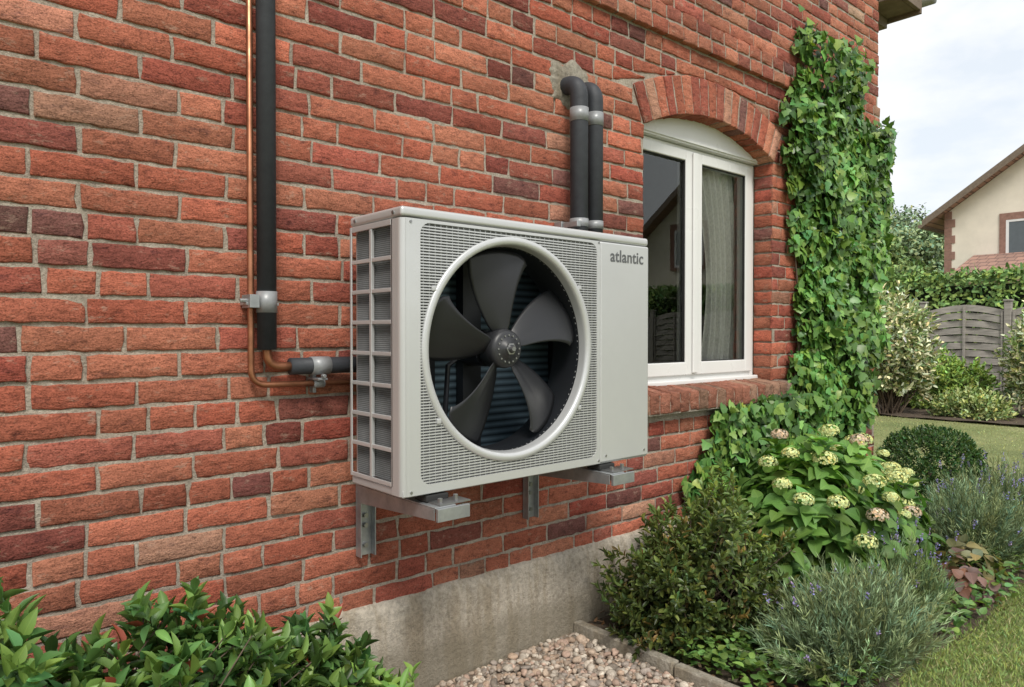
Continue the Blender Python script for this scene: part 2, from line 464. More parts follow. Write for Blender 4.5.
def bricktexmat():
    m,nt,b=newmat('brick_side'); 
    t=nd(nt,'ShaderNodeTexCoord'); s=nd(nt,'ShaderNodeSeparateXYZ'); nt.links.new(t.outputs['Object'],s.inputs[0])
    ad=nd(nt,'ShaderNodeMath',operation='ADD'); nt.links.new(s.outputs[0],ad.inputs[0]); nt.links.new(s.outputs[1],ad.inputs[1])
    cb=nd(nt,'ShaderNodeCombineXYZ'); nt.links.new(ad.outputs[0],cb.inputs[0]); nt.links.new(s.outputs[2],cb.inputs[1])
    bt=nd(nt,'ShaderNodeTexBrick'); nt.links.new(cb.outputs[0],bt.inputs[0])
    bt.inputs['Scale'].default_value=1; bt.inputs['Brick Width'].default_value=.22; bt.inputs['Row Height'].default_value=CO; bt.inputs['Mortar Size'].default_value=.005
    bt.inputs['Color1'].default_value=(.36,.115,.075,1); bt.inputs['Color2'].default_value=(.28,.085,.06,1); bt.inputs['Mortar'].default_value=(.42,.36,.30,1)
    nt.links.new(bt.outputs[0],b.inputs['Base Color']); b.inputs['Roughness'].default_value=.9
    bump(nt,b,bt.outputs[1],-.5,.006); return m
M_BT=bricktexmat()
mb=MB()
mb.poly([(HR,-.0,0),(HR,8,0),(HR,8,HTOP),(HR,0,HTOP)])
mb.poly([(HL,0,0),(HL,0,HTOP),(HL,8,HTOP),(HL,8,0)])
mb.poly([(HL,8,0),(HL,8,HTOP),(HR,8,HTOP),(HR,8,0)])
mb.obj('outer_walls',M_BT,house)
M_ROOM=simple('room_plaster',(.30,.27,.24),.9)
mb=MB()
mb.poly([(1.2,.2,.1),(4.5,.2,.1),(4.5,3.5,.1),(1.2,3.5,.1)]);mb.poly([(1.2,.2,2.6),(4.5,.2,2.6),(4.5,3.5,2.6),(1.2,3.5,2.6)])
mb.poly([(1.2,3.5,.1),(4.5,3.5,.1),(4.5,3.5,2.6),(1.2,3.5,2.6)])
mb.poly([(1.2,.2,.1),(1.2,3.5,.1),(1.2,3.5,2.6),(1.2,.2,2.6)]);mb.poly([(4.5,.2,.1),(4.5,3.5,.1),(4.5,3.5,2.6),(4.5,.2,2.6)])
mb.obj('room_interior',M_ROOM,house)
mb=MB()
mb.prism([(HL-.3,-.16,HTOP+.72+1.9),(HR-3.2,-.16,HTOP+.72+1.9),(HR+.42,-.16,3.40),(HR+.42,-.16,3.47),(HR-3.2,-.16,HTOP+2.85),(HL-.3,-.16,HTOP+2.85)][::-1],(0,8.4,0))
mb.obj('roof',simple('roof_tile',(.23,.11,.08),.8,0,.3,6,.4,.01,20),house)
mb=MB()
mb.poly([(HL,-.002,HTOP-.02),(HR,-.002,HTOP-.02),(HR,-.002,3.66),(HR-3.2,-.002,HTOP+2.6),(HL,-.002,HTOP+2.6)])
mb.obj('gable',M_BT,house)
mb=MB()
EZ=-.10
mb.box(HR+.001,HR+.30,-.12,8,3.335+EZ,3.352+EZ)
mb.box(HR+.302,HR+.325,-.15,8,3.31+EZ,3.44)
mb.box(HR+.02,HR+.30,-.15,-.125,3.33+EZ,3.46)
for k in range(10): mb.box(HR+.003,HR+.29,.05+k*.5,.11+k*.5,3.27+EZ,3.333+EZ)
mb.obj('eaves_soffit',M_SOFFIT,house,bevel=.004)
mb=MB()
mb.tube([(HR+.385,-.2,3.33),(HR+.385,8,3.33)],.05,16)
mb.obj('gutter',M_ZINC,house,smooth=True)

# window
WY=.105
mb=MB()
f=.045
x0,x1,zb,zt=OX0+.004,OX1-.004,SILLT+.008,2.035
mb.box(x0,x0+f,WY,WY+.07,zb,zt); mb.box(x1-f,x1,WY,WY+.07,zb,zt)
mb.box(x0+f,x1-f,WY,WY+.07,zb,zb+f); mb.box(x0+f,x1-f,WY,WY+.07,zt-f*.6,zt)
mb.box(x0+.0,x1-.0,WY-.03,WY-.001,zb-.006,zb+.016)
sy=WY-.014
mid=2.932
for (a,b_) in ((x0+f-.008,mid-.004),(mid+.004,x1-f+.008)):
    s=.062; z0_,z1_=zb+f-.008,zt-f*.6+.008
    mb.box(a,a+s,sy,sy+.055,z0_,z1_); mb.box(b_-s,b_,sy,sy+.055,z0_,z1_)
    mb.box(a+s,b_-s,sy,sy+.055,z0_,z0_+s); mb.box(a+s,b_-s,sy,sy+.055,z1_-s*.8,z1_)
mb.box(mid-.02,mid+.02,sy-.012,sy-.001,zb+f,zt-f*.6)
win=mb.obj('window_frame',M_WHITE,house,bevel=.005)
pts=[(x0,WY-.03,zt+.002),(x1,WY-.03,zt+.002)]
for i in range(NS+1):
    a=ang0-2*ang0*i/NS; pts.append((OC+(AR+.003)*math.sin(a)*.995,WY-.03,AZ+(AR+.003)*math.cos(a)))
mb=MB(); mb.prism(pts,(0,.08,0)); mb.obj('window_head_panel',M_WHITE,house,bevel=.004)
mb=MB(); mb.box(x0+.02,x1-.02,WY-.038,WY-.031,zt+.01,zt+.022); mb.obj('window_head_trim',M_WHITE,house)
m,nt,b=newmat('window_glass')
gl=nd(nt,'ShaderNodeBsdfGlossy'); gl.inputs['Roughness'].default_value=.0; gl.inputs[0].default_value=(.9,.95,.95,1)
tr=nd(nt,'ShaderNodeBsdfTransparent'); tr.inputs[0].default_value=(.93,.95,.94,1)
fr=nd(nt,'ShaderNodeFresnel'); fr.inputs[0].default_value=1.7
ms=nd(nt,'ShaderNodeMixShader'); nt.links.new(fr.outputs[0],ms.inputs[0]); nt.links.new(tr.outputs[0],ms.inputs[1]); nt.links.new(gl.outputs[0],ms.inputs[2])
nt.links.new(ms.outputs[0],nt.nodes['Material Output'].inputs[0]); M_GLASS=m
mb=MB()
mb.poly([(x0+.08,sy+.02,zb+.08),(mid-.04,sy+.02,zb+.08),(mid-.04,sy+.02,zt-.06),(x0+.08,sy+.02,zt-.06)])
mb.poly([(mid+.04,sy+.02,zb+.08),(x1-.08,sy+.02,zb+.08),(x1-.08,sy+.02,zt-.06),(mid+.04,sy+.02,zt-.06)])
mb.obj('window_glass_panes',M_GLASS,house)
mb=MB()
for (a,b_) in ((x0+f+.054,mid-.066),(mid+.066,x1-f-.054)):
    za,zc=zb+f+.054,zt-.027-.0416
    g=.004
    mb.box(a,a+g,sy+.006,sy+.018,za,zc);mb.box(b_-g,b_,sy+.006,sy+.018,za,zc);mb.box(a+g,b_-g,sy+.006,sy+.018,za,za+g);mb.box(a+g,b_-g,sy+.006,sy+.018,zc-g,zc)
mb.obj('window_gaskets',M_RUB,house)
def curtain(name,xa,xb,y,z0,z1,amp,freq,mat,taper=0,side=1):
    V=[];F=[];nx=160;nz=18
    for j in range(nz+1):
        t=j/nz; z=z0+(z1-z0)*t
        for i in range(nx+1):
            s=i/nx; k=1-taper*math.sin(math.pi*min(1,(1-t)*1.0))**1.3
            xx=xb-(xb-xa)*(1-s)*k if side>0 else xa+(xb-xa)*s*k
            V.append((xx,y+amp*math.sin(s*freq*6.28+.6*math.sin(t*4))+.012*noise.noise(Vector((s*9,t*3,1))),z))
    for j in range(nz):
        for i in range(nx):
            a=j*(nx+1)+i; F.append((a,a+1,a+nx+2,a+nx+1))
    arr_mesh(name,V,F,mat,house)
m,nt,b=newmat('curtain_cloth'); b.inputs['Base Color'].default_value=(.86,.84,.79,1); b.inputs['Roughness'].default_value=.95
wv_=ramp(nt,noi(nt,tc(nt,(1,1,.4)),160,2),[(.35,.82),(.6,1.)]); nt.links.new(mix(nt,1.,(.86,.84,.79),wv_.outputs[0],'MULTIPLY'),b.inputs['Base Color']); M_CURT=m
curtain('curtain',3.02,3.62,.190,.6,2.15,.014,10,M_CURT,.28)
curtain('curtain_sheer',2.34,2.66,.190,.6,2.15,.014,6,M_CURT,.2,-1)

# ------------------------------------------------------------------ heat pump
FY=-.38; BY=-.108; UX0,UX1=.993,1.99; UZ0,UZ1=.7245,1.476; SX=1.742
hp=empty('outdoor_heat_pump',(1.5,-.25,.72))
mb=MB()
mb.box(UX0,UX1,FY+.001,BY,UZ1-.028,UZ1)
mb.obj('top_cover',M_SILVER,hp,bevel=.009,seg=3)
mb=MB(); mb.box(UX0+.004,UX1-.004,FY+.004,BY-.002,UZ0,UZ0+.022); mb.obj('base_tray',M_SILVER2,hp,bevel=.004)
mb=MB(); mb.box(UX1-.012,UX1,FY+.022,BY,UZ0+.023,UZ1-.029); mb.box(UX0+.02,UX1-.013,BY-.012,BY-.001,UZ0+.023,UZ1-.029); mb.obj('rear_panels',M_SILVER2,hp)
mb=MB(); mb.box(SX+.002,UX1,FY,FY+.02,UZ0+.004,UZ1-.0295); mb.obj('service_panel',M_SILVER,hp,bevel=.006,seg=3)
mb=MB(); mb.box(SX+.01,SX+.02,FY+.021,BY-.02,UZ0+.023,UZ1-.03); mb.obj('partition',M_DARKIN,hp)
CX,CZ=1.376,1.104
gx0,gx1,gz0,gz1=1.050,1.726,.752,1.438
def rrect(x0,x1,z0,z1,r,n=6):
    P=[]
    for (cx,cz,a0) in ((x1-r,z1-r,0),(x0+r,z1-r,90),(x0+r,z0+r,180),(x1-r,z0+r,270)):
        for i in range(n+1):
            a=math.radians(a0+90*i/n); P.append((cx+r*math.cos(a),cz+r*math.sin(a)))
    return P
def ringpanel(inner,outer,y):
    mbb=MB(); n=len(inner)
    for i in range(n):
        j=(i+1)%n
        mbb.poly([(outer[i][0],y,outer[i][1]),(inner[i][0],y,inner[i][1]),(inner[j][0],y,inner[j][1]),(outer[j][0],y,outer[j][1])])
    return mbb
inn=rrect(gx0,gx1,gz0,gz1,.03); out=rrect(UX0+.012,SX-.001,UZ0+.004,UZ1-.030,.002)
mbb=ringpanel(inn,out,FY)
n=len(inn)
for i in range(n):
    j=(i+1)%n
    mbb.poly([(inn[i][0],FY,inn[i][1]),(inn[i][0],FY+.014,inn[i][1]),(inn[j][0],FY+.014,inn[j][1]),(inn[j][0],FY,inn[j][1])])
mbb.poly([(SX-.001,FY,UZ0+.004),(SX-.001,FY+.02,UZ0+.004),(SX-.001,FY+.02,UZ1-.03),(SX-.001,FY,UZ1-.03)])
mbb.obj('fan_panel_frame',M_SILVER,hp)
mb=MB(); zz0,zz1=UZ0+.004,UZ1-.030
r=.0195; cx,cy=UX0+.0195,FY+.0195
arc=[(cx-r*math.cos(a),cy-r*math.sin(a)) for a in [math.pi/2*i/8 for i in range(9)]]
arc=[(UX0,FY+.05)]+arc+[(UX0+.022,FY-.0004)]
for i in range(len(arc)-1):
    mb.poly([(arc[i][0],arc[i][1],zz0),(arc[i+1][0],arc[i+1][1],zz0),(arc[i+1][0],arc[i+1][1],zz1),(arc[i][0],arc[i][1],zz1)])
mb.obj('corner_post',M_SILVER,hp,smooth=True)
nn=96; o2=[];c2=[]
for k in range(nn):
    a=2*math.pi*k/nn; ca,sa=math.cos(a),math.sin(a)
    t=1e9
    if ca>1e-6: t=min(t,(gx1+.005-CX)/ca)
    if ca<-1e-6: t=min(t,(gx0-.005-CX)/ca)
    if sa>1e-6: t=min(t,(gz1+.005-CZ)/sa)
    if sa<-1e-6: t=min(t,(gz0-.005-CZ)/sa)
    o2.append((CX+t*ca,CZ+t*sa)); c2.append((CX+.310*ca,CZ+.310*sa))
ringpanel(c2,o2,FY+.012).obj('grille_back_plate',M_SLATE,hp)
mb=MB(); RG=.319
def wire_h(z,xa,xb): mb.box(xa,xb,FY+.001,FY+.0045,z-.0016,z+.0016)
z=gz0+.006
while z<gz1-.002:
    d=z-CZ
    dz=min(z-gz0,gz1-z); ins = .03-math.sqrt(max(0,.03**2-(.03-dz)**2)) if dz<.03 else 0
    if abs(d)<RG:
        h=math.sqrt(RG*RG-d*d)
        if CX-h>gx0+ins: wire_h(z,gx0+ins,CX-h)
        if CX+h<gx1-ins: wire_h(z,CX+h,gx1-ins)
    else: wire_h(z,gx0+ins,gx1-ins)
    z+=.0078
x=gx0+.012
while x<gx1-.004:
    d=x-CX; dx=min(x-gx0,gx1-x); ins=.03-math.sqrt(max(0,.03**2-(.03-dx)**2)) if dx<.03 else 0
    w=.0008
    def wv(za,zb_): mb.box(x-w,x+w,FY+.0050,FY+.0072,za,zb_)
    if abs(d)<RG:
        h=math.sqrt(RG*RG-d*d)
        if CZ-h>gz0+ins: wv(gz0+ins,CZ-h)
        if CZ+h<gz1-ins: wv(CZ+h,gz1-ins)
    else: wv(gz0+ins,gz1-ins)
    x+=.019
mb.obj('guard_grille',M_SILVER,hp)
mb=MB()
mb.lathe([(.323,FY+.012),(.323,FY-.0015),(.320,FY-.004),(.312,FY-.005),(.304,FY-.0035),(.3005,FY+.0),(.2985,FY+.008),(.296,FY+.035)],(CX,CZ),128)
mb.obj('fan_ring',M_SILVER,hp,smooth=True)
mb=MB(); mb.lathe([(.2965,FY+.028),(.295,FY+.05),(.295,FY+.13),(.30,FY+.15)],(CX,CZ),96); mb.obj('fan_shroud',M_DARKIN,hp,smooth=True)
mb=MB(); mb.poly([(UX0+.03,BY-.03,UZ0+.03),(SX,BY-.03,UZ0+.03),(SX,BY-.03,UZ1-.035),(UX0+.03,BY-.03,UZ1-.035)]); mb.obj('rear_coil',M_COILB,hp)
mb=MB()
mb.box(CX-.035,CX+.035,BY-.07,BY-.035,UZ0+.03,UZ1-.035); mb.box(CX-.17,CX-.14,BY-.07,BY-.035,UZ0+.03,UZ1-.035)
mb.tube([(CX,FY+.12,CZ),(CX,BY-.06,CZ)],.055,24)
mb.tube([(CX-.14,FY+.16,CZ-.28),(CX-.13,FY+.15,CZ-.05),(CX-.05,FY+.15,CZ)],.008,8)
mb.obj('motor_and_bracket',M_DARKIN,hp,smooth=False)
V=[];F=[]; nr,na=16,14
for k in range(5):
    base=math.radians(96+72*k)
    b0=len(V)
    for i in range(nr+1):
        t=i/nr; r=.045+.247*t
        wid=.040+.158*t**1.05
        sweep=.02*t - .08*t*t
        for j in range(na+1):
            s=j/na-.5
            q=abs(s)*2
            rr=r - ((.006 if s>0 else .024)*q**7+ (.0 if s>0 else .010*q))*(t**6)
            off=s*wid
            lead=.010*math.sin(t*math.pi)*q
            an=base+sweep+(off+lead)/max(r,.07)
            y=FY+.060 + off*(.62-.34*t) - .006*math.cos(s*math.pi)
            V.append((CX+rr*math.cos(an),y,CZ+rr*math.sin(an)))
    for i in range(nr):
        for j in range(na):
            a=b0+i*(na+1)+j; F.append((a,a+1,a+na+2,a+na+1))
bl=arr_mesh('fan_blades',V,F,M_BLADE,hp)
sm=bl.modifiers.new('solid','SOLIDIFY'); sm.thickness=.0018
mb=MB(); mb.lathe([(.0,FY+.012),(.012,FY+.012),(.013,FY+.02),(.026,FY+.021),(.028,FY+.027),(.046,FY+.028),(.055,FY+.034),(.058,FY+.045),(.056,FY+.1),(.0,FY+.1)],(CX,CZ),48)
mb.obj('fan_hub',M_HUB,hp,smooth=True)
mb=MB()
for k in range(16):
    a=2*math.pi*k/16; mb.tube([(CX+.040*math.cos(a),FY+.025,CZ+.040*math.sin(a)),(CX+.040*math.cos(a),FY+.03,CZ+.040*math.sin(a))],.0028,8)
mb.lathe([(.0,FY+.004),(.007,FY+.004),(.009,FY+.010),(.0095,FY+.014),(.018,FY+.0145),(.019,FY+.02)],(CX,CZ),6)
mb.obj('hub_bolts',M_SCREW,hp)
mb=MB(); ya,yb=FY+.05,BY-.006; za,zb_=UZ0+.035,UZ1-.045
t=.004
mb.box(UX0,UX0+t,yb-.004,BY,UZ0+.023,UZ1-.029)
mb.box(UX0,UX0+t,FY+.045,ya+.004,UZ0+.023,UZ1-.029)
mb.box(UX0,UX0+t,ya+.004,yb-.004,UZ0+.023,za); mb.box(UX0,UX0+t,ya+.004,yb-.004,zb_,UZ1-.029)
mid_=(ya+yb)/2
mb.box(UX0,UX0+.010,mid_-.006,mid_+.006,za,zb_)
for k in range(1,8):
    zz=za+(zb_-za)*k/8
    mb.box(UX0+.0005,UX0+.010,ya+.004,mid_-.006,zz-.0055,zz+.0055); mb.box(UX0+.0005,UX0+.010,mid_+.006,yb-.004,zz-.0055,zz+.0055)
mb.obj('side_grille',M_SILVER,hp,bevel=.0015)
mb=MB(); mb.poly([(UX0+.022,FY+.03,UZ0+.025),(UX0+.022,BY-.01,UZ0+.025),(UX0+.022,BY-.01,UZ1-.03),(UX0+.022,FY+.03,UZ1-.03)]); mb.obj('side_coil',M_COIL,hp)
mb=MB()
y=ya+.006
while y<yb-.006:
    mb.box(UX0+.014,UX0+.020,y-.0005,y+.0005,za,zb_); y+=.006
mb.obj('side_fins',M_COIL,hp)
mb=MB()
for (sx,sz) in ((1.02,.738),(1.02,1.437),(1.735,.738),(1.735,1.441),(1.965,.75),(1.77,.75)):
    mb.tube([(sx,FY+.001,sz),(sx,FY-.003,sz)],.0035,10)
for yy in (-.34,-.14): mb.tube([(UX0+.001,yy,UZ1-.014),(UX0-.003,yy,UZ1-.014)],.005,10)
mb.obj('screws',M_SCREW,hp)
mb=MB()
for (a) in (35,150,215,325):
    a=math.radians(a); px,pz=CX+.328*math.cos(a),CZ+.328*math.sin(a)
    mb.box(px-.007,px+.007,FY-.004,FY+.006,pz-.007,pz+.007)
mb.obj('ring_clips',M_SILVER2,hp,bevel=.002)
cu=bpy.data.curves.new('logo_lettering','FONT'); cu.body='atlantic'; cu.size=.056; cu.extrude=.0004; cu.offset=.0008; cu.space_character=1.04
to=link(bpy.data.objects.new('logo_lettering',cu)); to.rotation_euler=(math.radians(90),0,0); to.location=(1.790,FY-.0008,1.385); cu.materials.append(M_TXT)
to.parent=hp; to.matrix_parent_inverse=Matrix.Translation(-Vector(hp.location))
bpy.context.view_layer.update()
if to.dimensions.x>0: to.scale=(.168/to.dimensions.x,)*3

for nm,bx in (('bracket',1.09),('bracket',1.765)):
    br=empty('wall_bracket',(bx,-.2,.65))
    mb=MB(); w=.052
    mb.box(bx-w/2,bx+w/2,-.016,-.0085,.478,.70); mb.box(bx-w/2,bx-w/2+.004,-.04,-.016,.478,.70); mb.box(bx+w/2-.004,bx+w/2,-.04,-.016,.478,.70)
    for s in (-1,1):
        xa=bx+s*(w/2+.004); 
        pts=[(xa,-.045,.645),(xa,-.045,.698),(xa,-.43,.698),(xa,-.43,.668)]
        mb.prism(pts,(s*.003,0,0))
    mb.box(bx-w/2-.007,bx+w/2+.007,-.435,-.02,.6985,.7025)
    mb.box(bx-w/2-.006,bx+w/2+.045,-.446,-.4355,.666,.700)
    mb.obj('arm',M_GALV,br,bevel=.0012)
    mb=MB()
    for yy in (-.35,-.16):
        mb.box(bx-.022,bx+.05,yy-.03,yy+.03,.7035,.7225)
    mb.obj('rubber_feet',M_RUB,br,bevel=.004)
    mb=MB()
    mb.box(bx-.015,bx+.085,-.43,-.37,.7030,.7065)
    mb.tube([(bx+.05,-.41,.703),(bx+.05,-.41,.722)],.007,6); mb.tube([(bx,-.41,.70),(bx,-.41,.718)],.007,6)
    for zz in (.51,.57,.60): mb.tube([(bx,-.008,zz),(bx,-.027,zz)],.008,6)
    mb.obj('bolts',M_SCREW,br)

# ------------------------------------------------------------------ pipes
def fillet(pts,r,n=8):
    pts=[Vector(p) for p in pts]; out=[pts[0]]
    for i in range(1,len(pts)-1):
        a=(pts[i-1]-pts[i]).normalized(); b=(pts[i+1]-pts[i]).normalized()
        p0=pts[i]+a*r; p2=pts[i]+b*r
        for k in range(n+1):
            t=k/n
            out.append(p0*(1-t)**2+pts[i]*2*t*(1-t)+p2*t*t)
    out.append(pts[-1]); return out
pl=empty('wall_pipe_run',(.8,-.04,1.5))
px=.778; py=-.046
mb=MB(); mb.tube([(px,py,3.6),(px+.001,py,2.4),(px,py,1.105)],.0255,24); mb.obj('insulated_pipe',M_FOAM,pl,smooth=True)
mb=MB(); mb.tube([(px+.065,py,1.058),(px+.16,py,1.058),(px+.30,py-.01,1.058)],.0235,24); mb.obj('insulated_branch',M_FOAM,pl,smooth=True)
mb=MB(); mb.tube(fillet([(px,py,1.13),(px,py,1.058),(px+.1,py,1.058)],.042),.0125,18)
mb.tube(fillet([(px-.040,py+.010,3.6),(px-.040,py+.010,1.010),(px+.30,py+.0,1.006)],.045),.0085,16)
mb.obj('copper_pipes',M_COPPER,pl,smooth=True)
mb=MB()
mb.tube([(px,py,1.205),(px,py,1.262)],.0275,24)
mb.tube([(px+.125,py,1.058),(px+.180,py,1.058)],.0258,24)
mb.tube([(px+.135,py,1.007),(px+.165,py,1.007)],.012,16)
mb.obj('tape_wraps',M_TAPE,pl,smooth=True)
mb=MB()
mb.box(px-.058,px+.030,-.055,-.008,1.224,1.232); mb.box(px-.054,px-.028,-.068,-.01,1.217,1.252)
mb.tube([(px-.072,-.045,1.236),(px-.05,-.045,1.236)],.006,6); mb.box(px+.13,px+.158,-.085,-.008,1.018,1.024); mb.box(px+.14,px+.15,-.03,-.008,.98,1.08)
mb.tube([(px+.145,-.08,1.03),(px+.145,-.095,1.03)],.006,6)
mb.obj('clamps',M_GALV,pl,bevel=.001)

pp=empty('insulated_pipe_pair',(2.0,-.08,1.8))
mb=MB()
mb.tube(fillet([(1.955,.03,2.083),(1.955,-.082,2.083),(1.955,-.082,1.40)],.062,10),.0335,24)
mb.tube(fillet([(2.045,.03,2.083),(2.045,-.078,2.083),(2.045,-.078,1.40)],.058,10),.0315,24)
mb.obj('insulated_pipes',M_FOAM,pp,smooth=True)
mb=MB()
for za,zb_ in ((1.935,1.985),(1.545,1.575),(1.50,1.525)):
    mb.tube([(1.955,-.082,za),(1.955,-.082,zb_)],.0352,24)
    mb.tube([(2.045,-.078,za),(2.045,-.078,zb_)],.0332,24)
mb.obj('tape_wraps',M_TAPE,pp,smooth=True)
mb=MB(); mb.box(1.90,2.09,-.0445,-.008,1.535,1.565); mb.box(1.905,1.925,-.12,-.045,1.54,1.56); mb.obj('pipe_clamp',M_GALV,pp,bevel=.002)
V=[];F=[]
n=60; rings=[0,.5,.8,1.0,1.06]
for ri,rr in enumerate(rings):
    for k in range(n):
        a=2*math.pi*k/n; q=1+.45*noise.noise(Vector((math.cos(a)*1.4,math.sin(a)*1.4,3)))+.22*noise.noise(Vector((math.cos(a)*5,math.sin(a)*5,3)))
        y=[-.020,-.017,-.012,-.009,-.001][ri]+.003*noise.noise(Vector((k*.7,ri*3,0)))
        V.append((1.985+.112*rr*q*math.cos(a),y,2.105+.085*rr*q*math.sin(a)))
for ri in range(len(rings)-1):
    for k in range(n):
        F.append((ri*n+k,(ri+1)*n+k,(ri+1)*n+(k+1)%n,ri*n+(k+1)%n))
arr_mesh('cement_patch',V,F,M_KERB,house)

# ------------------------------------------------------------------ ground
def lawnmat():
    m,nt,b=newmat('lawn'); v=tc(nt)
    r=ramp(nt,noi(nt,v,.8,4,.7),[(.3,(.15,.19,.06)),(.5,(.25,.28,.10)),(.72,(.38,.37,.18))])
    n2=noi(nt,v,50,4,.8)
    g=ramp(nt,n2,[(.3,.6),(.65,1.15)])
    nt.links.new(mix(nt,1.,r.outputs[0],g.outputs[0],'MULTIPLY'),b.inputs['Base Color']); b.inputs['Roughness'].default_value=.9
    bump(nt,b,n2,.8,.03); return m
mb=MB(); mb.poly([(-300,-300,0),(400,-300,0),(400,400,0),(-300,400,0)]); mb.obj('lawn_ground',lawnmat())
def soilmat():
    m,nt,b=newmat('soil'); v=tc(nt)
    n1=noi(nt,v,26,6,.8)
    r=ramp(nt,n1,[(.3,(.045,.032,.022)),(.55,(.11,.08,.055)),(.75,(.20,.15,.11))])
    nt.links.new(r.outputs[0],b.inputs['Base Color']); b.inputs['Roughness'].default_value=.95
    bump(nt,b,n1,1,.02); return m
M_SOIL=soilmat()
def sheet(name,x0,x1,y0,y1,z,amp,mat,nx=60,ny=30,par=None,wob=0):
    V=[];F=[]
    for j in range(ny+1):
        for i in range(nx+1):
            x=x0+(x1-x0)*i/nx; y=y0+(y1-y0)*j/ny
            e=min(1,4*min(j/ny,1) )
            if wob and j<3: y+=wob*noise.noise(Vector((x*2,0,0)))*(3-j)/3
            V.append((x,y,z+amp*noise.noise(Vector((x*5,y*5,0)))*e-.03*(j==0)))
    for j in range(ny):
        for i in range(nx):
            a=j*(nx+1)+i; F.append((a,a+1,a+nx+2,a+nx+1))
    return arr_mesh(name,V,F,mat,par)
sheet('planting_bed',2.0,5.75,-1.03,-.0,.025,.02,M_SOIL,90,30,None,.12)
sheet('garden_border',10.4,13.4,-8,9,.03,.04,M_SOIL,20,60)
M_GRAVBASE=simple('gravel_base',(.28,.215,.16),.95,0,.5,40,.8,.01,60)
sheet('gravel_bed',-1.6,1.965,-1.6,-.0,.006,.006,M_GRAVBASE,60,20)
import bmesh
def ico(sub):
    bm=bmesh.new(); bmesh.ops.create_icosphere(bm,subdivisions=sub,radius=1)
    v=np.array([x.co[:] for x in bm.verts]); f=np.array([[q.index for q in p.verts] for p in bm.faces]); bm.free(); return v,f
iv,iff=ico(2)
def pebbles(name,n,xr,yr,size,mat,z=.0):
    Vs=[];Fs=[];Cs=[]
    pal=np.array([(.48,.37,.28),(.40,.29,.21),(.52,.45,.37),(.32,.27,.23),(.44,.31,.24),(.58,.51,.42),(.24,.20,.16),(.44,.36,.29)])
    for i in range(n):
        s=size*math.exp(R.randn()*.34)
        sh=np.array([1,.6+.4*R.rand(),.45+.35*R.rand()])
        ph=R.rand(3)*6
        d=1+.20*np.sin(iv@(R.randn(3)*2.2)+ph[0])+.14*np.sin(iv@(R.randn(3)*3.6)+ph[1])
        v=iv*d[:,None]*sh*s
        a=R.rand()*6.28; tl=R.randn()*.4
        rz=np.array([[math.cos(a),-math.sin(a),0],[math.sin(a),math.cos(a),0],[0,0,1]])
        rx=np.array([[1,0,0],[0,math.cos(tl),-math.sin(tl)],[0,math.sin(tl),math.cos(tl)]])
        v=v@rx.T@rz.T
        v+=np.array([R.uniform(*xr),R.uniform(*yr),z+s*.35+R.rand()*s*.8])
        Vs.append(v);Fs.append(iff+i*len(iv)); c=pal[R.randint(len(pal))]*math.exp(R.randn()*.14); Cs.append(np.repeat(c[None],len(iv),0))
    return arr_mesh(name,np.concatenate(Vs),np.concatenate(Fs),mat,None,np.concatenate(Cs))
m,nt,b=newmat('pebble'); a=nd(nt,'ShaderNodeAttribute',attribute_name='Col'); v=tc(nt)
g=ramp(nt,noi(nt,v,110,4,.7),[(.3,.6),(.7,1.15)]); nt.links.new(mix(nt,1.,a.outputs[0],g.outputs[0],'MULTIPLY'),b.inputs['Base Color']); b.inputs['Roughness'].default_value=.85
pebbles('gravel_stones',6500,(.95,1.958),(-.9,-.045),.0082,m,.004)
mb=MB()
mb.box(1.968,2.008,-.50,-.04,-.05,.05); mb.box(1.966,2.006,-1.02,-.506,-.05,.047)
mb.obj('bed_edging_kerb',M_KERB,None,bevel=.006)
n=3500
P=np.stack([R.uniform(2.02,5.7,n),R.uniform(-1.0,-.03,n),R.uniform(.03,.05,n)],1)
D=R.randn(n,3);D[:,2]*=.25; N=np.stack([R.randn(n)*.3,R.randn(n)*.3,np.ones(n)],1)
leaves('bed_mulch',P,D,N,R.uniform(.012,.035,n),R.uniform(.008,.016,n),T_QD,M_PLAIN,vary((.12,.08,.05),n,.4))

def grass(name,n,xr,yr,L,W,fn=None,col=(.15,.22,.05)):
    P=np.stack([R.uniform(*xr,n),R.uniform(*yr,n),np.zeros(n)],1)
    if fn is not None: P=P[fn(P)]
    n=len(P); D=np.stack([R.randn(n)*.7,R.randn(n)*.7,np.ones(n)],1); N=np.stack([R.randn(n),R.randn(n),.3*np.ones(n)],1)
    c=vary(col,n,.22); patch=np.array([noise.noise(Vector((p[0]*1.3,p[1]*1.3,0))) for p in P]); c*= (1+.5*patch)[:,None]
    dry=R.rand(n)<.10; c[dry]=np.array([.40,.36,.18])
    return leaves(name,P,D,N,L*np.exp(R.randn(n)*.3),W,T_NEE,M_PLAIN,c)
grass('lawn_grass',60000,(2.0,5.6),(-1.8,-.98),.024,.0032,None,(.26,.35,.10))
grass('lawn_grass_back',16000,(5.7,10.8),(-1.4,4.5),.018,.006,None,(.31,.36,.14))

